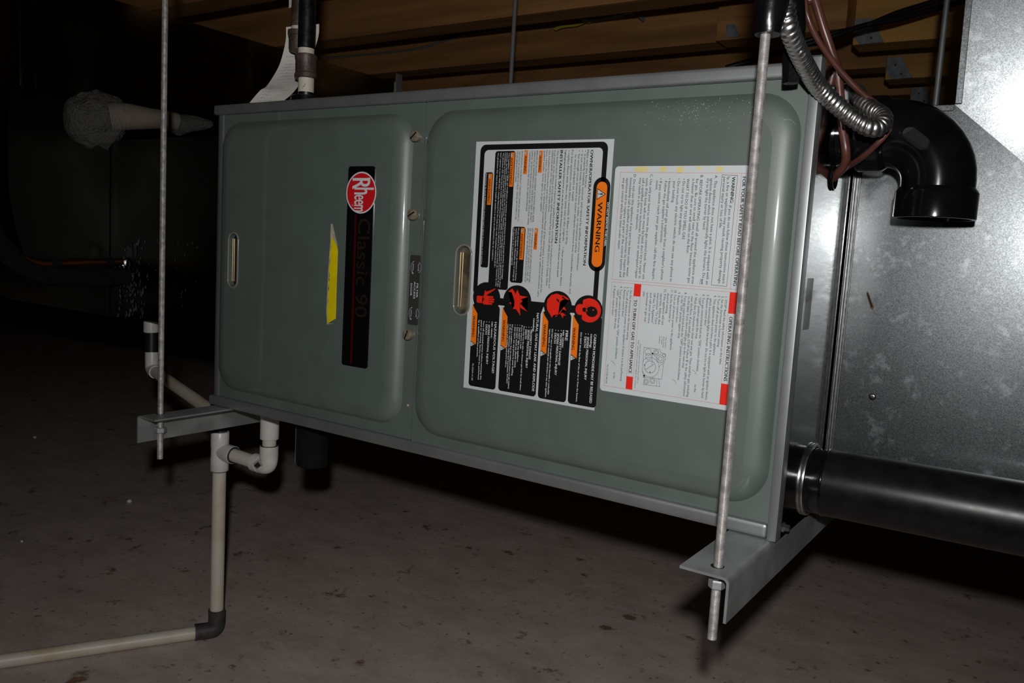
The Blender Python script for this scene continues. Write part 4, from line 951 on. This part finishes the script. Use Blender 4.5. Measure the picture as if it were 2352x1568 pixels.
rows = [((0.0834, 0.0600, 0.5618), (0.1218, 0.0880, 0.5693)), ((0.0856, 0.0580, 0.5410), (0.1230, 0.0860, 0.5503)), ((0.0859, 0.0500, 0.5116), (0.1208, 0.0760, 0.5176)), ((0.0887, 0.0380, 0.4918), (0.1254, 0.0620, 0.4960)), ((0.0925, 0.0200, 0.4699), (0.1378, 0.0420, 0.4762)), ((0.0911, 0.0100, 0.4621), (0.1407, 0.0260, 0.4587)), ((0.0766, 0.0040, 0.4449), (0.1354, 0.0140, 0.4456))]
def lerp3(a, b, t): return Vector(a) * (1 - t) + Vector(b) * t
la_, _ = spline([Vector(r[0]) for r in rows], [0] * 7, 4); lb2, _ = spline([Vector(r[1]) for r in rows], [0] * 7, 4)
pg_ = MB(); NU = 6
pg_.add([lerp3(a, b, i / NU) for a, b in zip(la_, lb2) for i in range(NU + 1)], [(j * (NU + 1) + i, j * (NU + 1) + i + 1, (j + 1) * (NU + 1) + i + 1, (j + 1) * (NU + 1) + i) for j in range(len(la_) - 1) for i in range(NU)])
tg = thing('paper_tag', (0.13, 0.03, FH), 'white paper receipt with blue handwriting curled behind the gas pipe', 'paper')
obj('sheet', pg_, 'receipt', tg, smooth=80)
ink = MB(); random.seed(3)
for j in range(3, len(la_) - 1):
    a, b = la_[j], lb2[j]; nrm = (lb2[j] - a).cross(la_[j + 1] - a).normalized()
    if nrm.dot(CAM_P - a) < 0: nrm = -nrm
    u0 = random.uniform(0.08, 0.2); u1 = u0 + random.uniform(0.35, 0.7); n = 18; dn = (la_[j + 1] - la_[j])
    for k in range(n):
        if random.random() < 0.2: continue
        t0 = u0 + (u1 - u0) * k / n; t1 = t0 + (u1 - u0) / n * 0.9; s0 = random.uniform(0.0, 0.28); s1 = random.uniform(0.1, 0.42)
        p = lerp3(a, b, t0) + dn * s0 + nrm * 0.0003; q = lerp3(a, b, t1) + dn * s1 + nrm * 0.0003
        wv = (q - p).cross(nrm).normalized() * 0.00024
        ink.add([p + wv, q + wv, q - wv, p - wv], [(0, 1, 2, 3)])
obj('handwriting', ink, 'ink_blue', tg)['kind'] = 'stuff'
tag(obj('paper_scrap', MB().prism([(0.100, 0.050, 0.584), (0.115, 0.050, 0.586), (0.114, 0.050, 0.62), (0.099, 0.050, 0.62)], (0, 0.0004, 0)), 'receipt'), 'scrap of white paper at the top beside the upper gas pipe', 'paper')

# ------------------------------------------------------------------ white drain piping
PX, PY = -0.0560, 0.0650
dr = thing('drain_pipe', (PX, PY, ZF), 'white plastic drain pipe with tee dropping to the floor left of the furnace', 'pipe')
obj('vertical_pipe', cyl(PX, PY, -0.392, -0.122, 0.0109), 'pvc_pipe', dr, smooth=40)
tee = MB().lathe([(0, 0.0112), (0, 0.0138), (0.001, 0.0145), (0.020, 0.0145), (0.025, 0.0140), (0.038, 0.0140), (0.043, 0.0145), (0.0640, 0.0145), (0.065, 0.0138), (0.065, 0.0112)], (PX, PY, -0.1275), (0, 0, 1), 28)
BD = Vector((0.995, 0.08, -0.055)).normalized(); T0 = Vector((PX, PY, -0.0945))
tee.lathe([(0.004, 0.0128), (0.015, 0.0138), (0.017, 0.0145), (0.0320, 0.0145), (0.0325, 0.0138)], T0, BD, 28, False, True)
obj('tee_fitting', tee, 'pvc', dr, smooth=35)
obj('primer_ring', MB().lathe([(0, 0.0112), (0, 0.0124), (0.0012, 0.0124), (0.0012, 0.0112)], (PX, PY, -0.1290), (0, 0, 1), 24), 'glue', dr)
obj('primer_ring', MB().lathe([(0, 0.0112), (0, 0.0138), (0.0010, 0.0136), (0.0010, 0.0112)], T0 + BD * 0.0322, BD, 24), 'glue', dr)
obj('top_primer', MB().tube([(PX, PY, -0.0630), (PX - 0.001, PY, -0.0540)], 0.0112, 20, smooth=False), 'glue', dr, smooth=40)
EX = Vector((0.0540, 0.0740, -0.1010))
obj('branch_pipe', MB().tube([T0 + BD * 0.024, EX - BD * 0.018], 0.0107, 22, smooth=False), 'pvc_pipe', dr, smooth=40)
eb = MB().tube([EX - BD * 0.031, EX - BD * 0.017], 0.0143, 24, smooth=False)
eb.tube([EX - BD * 0.018, EX - BD * 0.010, EX - BD * 0.003 + Vector((0, 0, 0.0025)), EX + Vector((0, 0, 0.010)), EX + Vector((0, 0, 0.018))], 0.0138, 24, 6)
eb.tube([EX + Vector((0, 0, 0.014)), EX + Vector((0, 0, 0.0335))], 0.0143, 24, smooth=False)
obj('elbow_fitting', eb, 'pvc', dr, smooth=40)
obj('primer_ring', MB().lathe([(0, 0.0108), (0, 0.0138), (0.0006, 0.0138), (0.0006, 0.0108)], EX + Vector((0, 0, 0.0335)), (0, 0, 1), 24), 'glue', dr)
obj('riser', cyl(EX.x, EX.y, -0.0685, -0.052, 0.0107), 'pvc_pipe', dr, smooth=40)
obj('adapter', MB().lathe([(0, 0.0108), (0, 0.0138), (0.001, 0.0145), (0.030, 0.0145), (0.056, 0.0145)], (EX.x, EX.y, -0.0565), (0, 0, 1), 26), 'pvc', dr, smooth=40)
stk = MB(); c0 = EX + Vector((-0.008, -0.0150, 0.004)); u = Vector((0.80, -0.10, 0.60)).normalized(); v = Vector((-0.56, -0.30, 0.75)).normalized()
stk.prism([c0 - u * 0.010 - v * 0.0062, c0 + u * 0.010 - v * 0.0062, c0 + u * 0.010 + v * 0.0062, c0 - u * 0.010 + v * 0.0062], u.cross(v) * -0.0006)
so = obj('sticker', stk, 'tornpaper', dr)
bar = MB()
for k in range(9):
    s0 = -0.0075 + k * 0.0015; wdt = 0.0004 + 0.0003 * (k % 3)
    bar.prism([c0 + u * s0 - v * 0.0045, c0 + u * (s0 + wdt) - v * 0.0045, c0 + u * (s0 + wdt) + v * 0.0030, c0 + u * s0 + v * 0.0030], u.cross(v) * 0.0012 if u.cross(v).dot(CAM_P - c0) > 0 else u.cross(v) * -0.0012)
obj('barcode', bar, 'ink_grey', so)
fe = MB().tube([(PX, PY, -0.366), (PX, PY, -0.3905), (PX - 0.001, PY - 0.004, -0.3990), (PX - 0.006, PY - 0.012, -0.4010), (PX - 0.0165, PY - 0.0295, -0.4010)], 0.0135, 24, 6)
obj('floor_elbow', fe, 'elbow_dark', dr, smooth=40)
FD_ = Vector((-0.1356, -0.2416, 0)).normalized(); F0 = Vector((PX - 0.0140, PY - 0.0255, -0.4020))
obj('floor_pipe', MB().tube([F0, F0 + FD_ * 0.55], 0.0109, 24, smooth=False), 'pvc_pipe', dr, smooth=40)

c2 = thing('coil_drain', (-0.405, 0.165, 0.0), 'white and black drain pipe under the dark coil case running behind the bracket', 'pipe')
CX, CY = -0.4090, 0.1655
obj('adapter', MB().lathe([(0, 0.0128), (0.001, 0.0138), (0.022, 0.0138), (0.028, 0.0130)], (CX, CY, 0.0585), (0, 0, 1), 24), 'pvc', c2, smooth=35)
obj('black_nipple', cyl(CX + 0.002, CY, 0.018, 0.0590, 0.0115), 'pvc_black', c2, smooth=40)
q0 = Vector((CX + 0.0040, CY, 0.020)); q1 = Vector((CX + 0.006, CY - 0.001, -0.014)); pe = Vector((-0.090, 0.080, -0.0400)); pd_ = (pe - q1).normalized()
obj('elbow_fitting', MB().tube([q0, q1 + Vector((0, 0, 0.014)), q1 + Vector((0.001, 0, 0.003)), q1 + pd_ * 0.010, q1 + pd_ * 0.022], 0.0128, 22, 5), 'pvc', c2, smooth=40)
obj('pipe_run', MB().tube([q1 + pd_ * 0.018, pe], 0.0108, 20, smooth=False), 'pvc_pipe', c2, smooth=40)
obj('end_elbow', MB().tube([pe - pd_ * 0.006, pe + pd_ * 0.016, Vector((PX - 0.003, PY + 0.002, -0.0440)), Vector((PX, PY, -0.0560))], 0.0118, 20, 5), 'pvc_black', c2, smooth=40)

stb = thing('drain_stub', (0.150, 0.075, -0.08), 'short fat black pipe stub hanging under the furnace', 'pipe')
obj('stub_wall', MB().lathe([(0.0, 0.0235), (-0.076, 0.0232), (-0.0790, 0.0222), (-0.0800, 0.0205), (-0.0790, 0.0190), (-0.060, 0.0190)], (0.1500, 0.0750, -0.0005), (0, 0, 1), 32), 'insul', stb, smooth=35)
obj('seam_line', MB().box((0.1298, 0.0595, -0.078), (0.1303, 0.0600, -0.001)), 'cable_g', stb)

# ------------------------------------------------------------------ cables up between the joists
tag(obj('grey_cable', MB().tube([(-1.60, 1.715, 1.005), (-1.15, 1.712, 1.000), (-0.92, 1.714, 1.028), (-0.72, 1.712, 1.038), (-0.50, 1.714, 1.052), (-0.2, 1.71, 1.09)], 0.0042, 10), 'cable_g', None, smooth=60), 'grey cable stapled along the middle joist face', 'cable')
yc = [[(-0.46, 1.66, 1.000), (-0.4252, 1.655, 1.0050), (-0.375, 1.658, 1.0060), (-0.320, 1.656, 1.0200), (-0.270, 1.66, 1.0330), (-0.22, 1.665, 1.028), (-0.16, 1.668, 1.030)], [(-0.34, 1.665, 1.012), (-0.28, 1.667, 1.026), (-0.21, 1.660, 1.040), (-0.13, 1.664, 1.036), (-0.06, 1.668, 1.030)]]
cyel = thing('yellow_cable', (-0.3, 1.66, 1.0), 'loop of yellow cable lying between the joists', 'cable')
for c in yc: obj('strand', MB().tube(c, 0.0062, 10), 'cable_y', cyel, smooth=60)
tag(obj('white_cable', MB().tube([(-0.345, 1.64, 1.018), (-0.300, 1.635, 1.0080), (-0.250, 1.638, 1.010), (-0.200, 1.645, 1.016)], 0.0065, 10), 'cable_w', None, smooth=60), 'short white cable under the yellow cable loop', 'cable')
tag(obj('grey_cable', MB().tube([(-0.22, 1.45, 1.155), (-0.1916, 1.60, 1.055), (-0.1491, 1.69, 1.003)], 0.005, 10), 'cable_g', None, smooth=60), 'thin grey cable dangling at top between the joists', 'cable')
tag(obj('black_cable', MB().tube([(0.42, 1.35, 0.800), (0.50, 1.37, 0.822), (0.5876, 1.3968, 0.8452), (0.6450, 1.4398, 0.8786), (0.7114, 1.4884, 0.9095), (0.80, 1.53, 0.945)], 0.0065, 10), 'cable_k', None, smooth=60), 'upper black cable sagging in front of the truss plates', 'cable')
tag(obj('black_cable', MB().tube([(0.30, 1.25, 0.735), (0.42, 1.30, 0.775), (0.5213, 1.3481, 0.8122), (0.5791, 1.3908, 0.8425), (0.6459, 1.4393, 0.8640), (0.7455, 1.5122, 0.905), (0.86, 1.57, 0.94)], 0.0068, 10), 'cable_k', None, smooth=60), 'lower black cable sagging in front of the truss plates', 'cable')
for i, (x, y, r) in enumerate(((-0.7955, 0.3584, 0.0062), (-0.7099, 0.0648, 0.0030), (-1.5701, 0.5135, 0.005))):
    mb = MB(); rs = []
    for k in range(1, 6):
        th_ = math.pi * k / 6; rs.append([(x + r * math.sin(th_) * math.cos(a) * (1 + .15 * math.sin(3 * a)), y + r * math.sin(th_) * math.sin(a), ZF + r * 0.8 - r * 0.8 * math.cos(th_)) for a in [2 * math.pi * q / 9 for q in range(9)]])
    mb.rings(rs)
    tag(obj('pebble', mb, 'pebble', None, smooth=70), ('white pebble on the dark floor left of the standing drain pipe', 'tiny pale pebble on the floor nearest the left edge', 'tiny pale pebble on the far floor at left')[i], 'pebble')
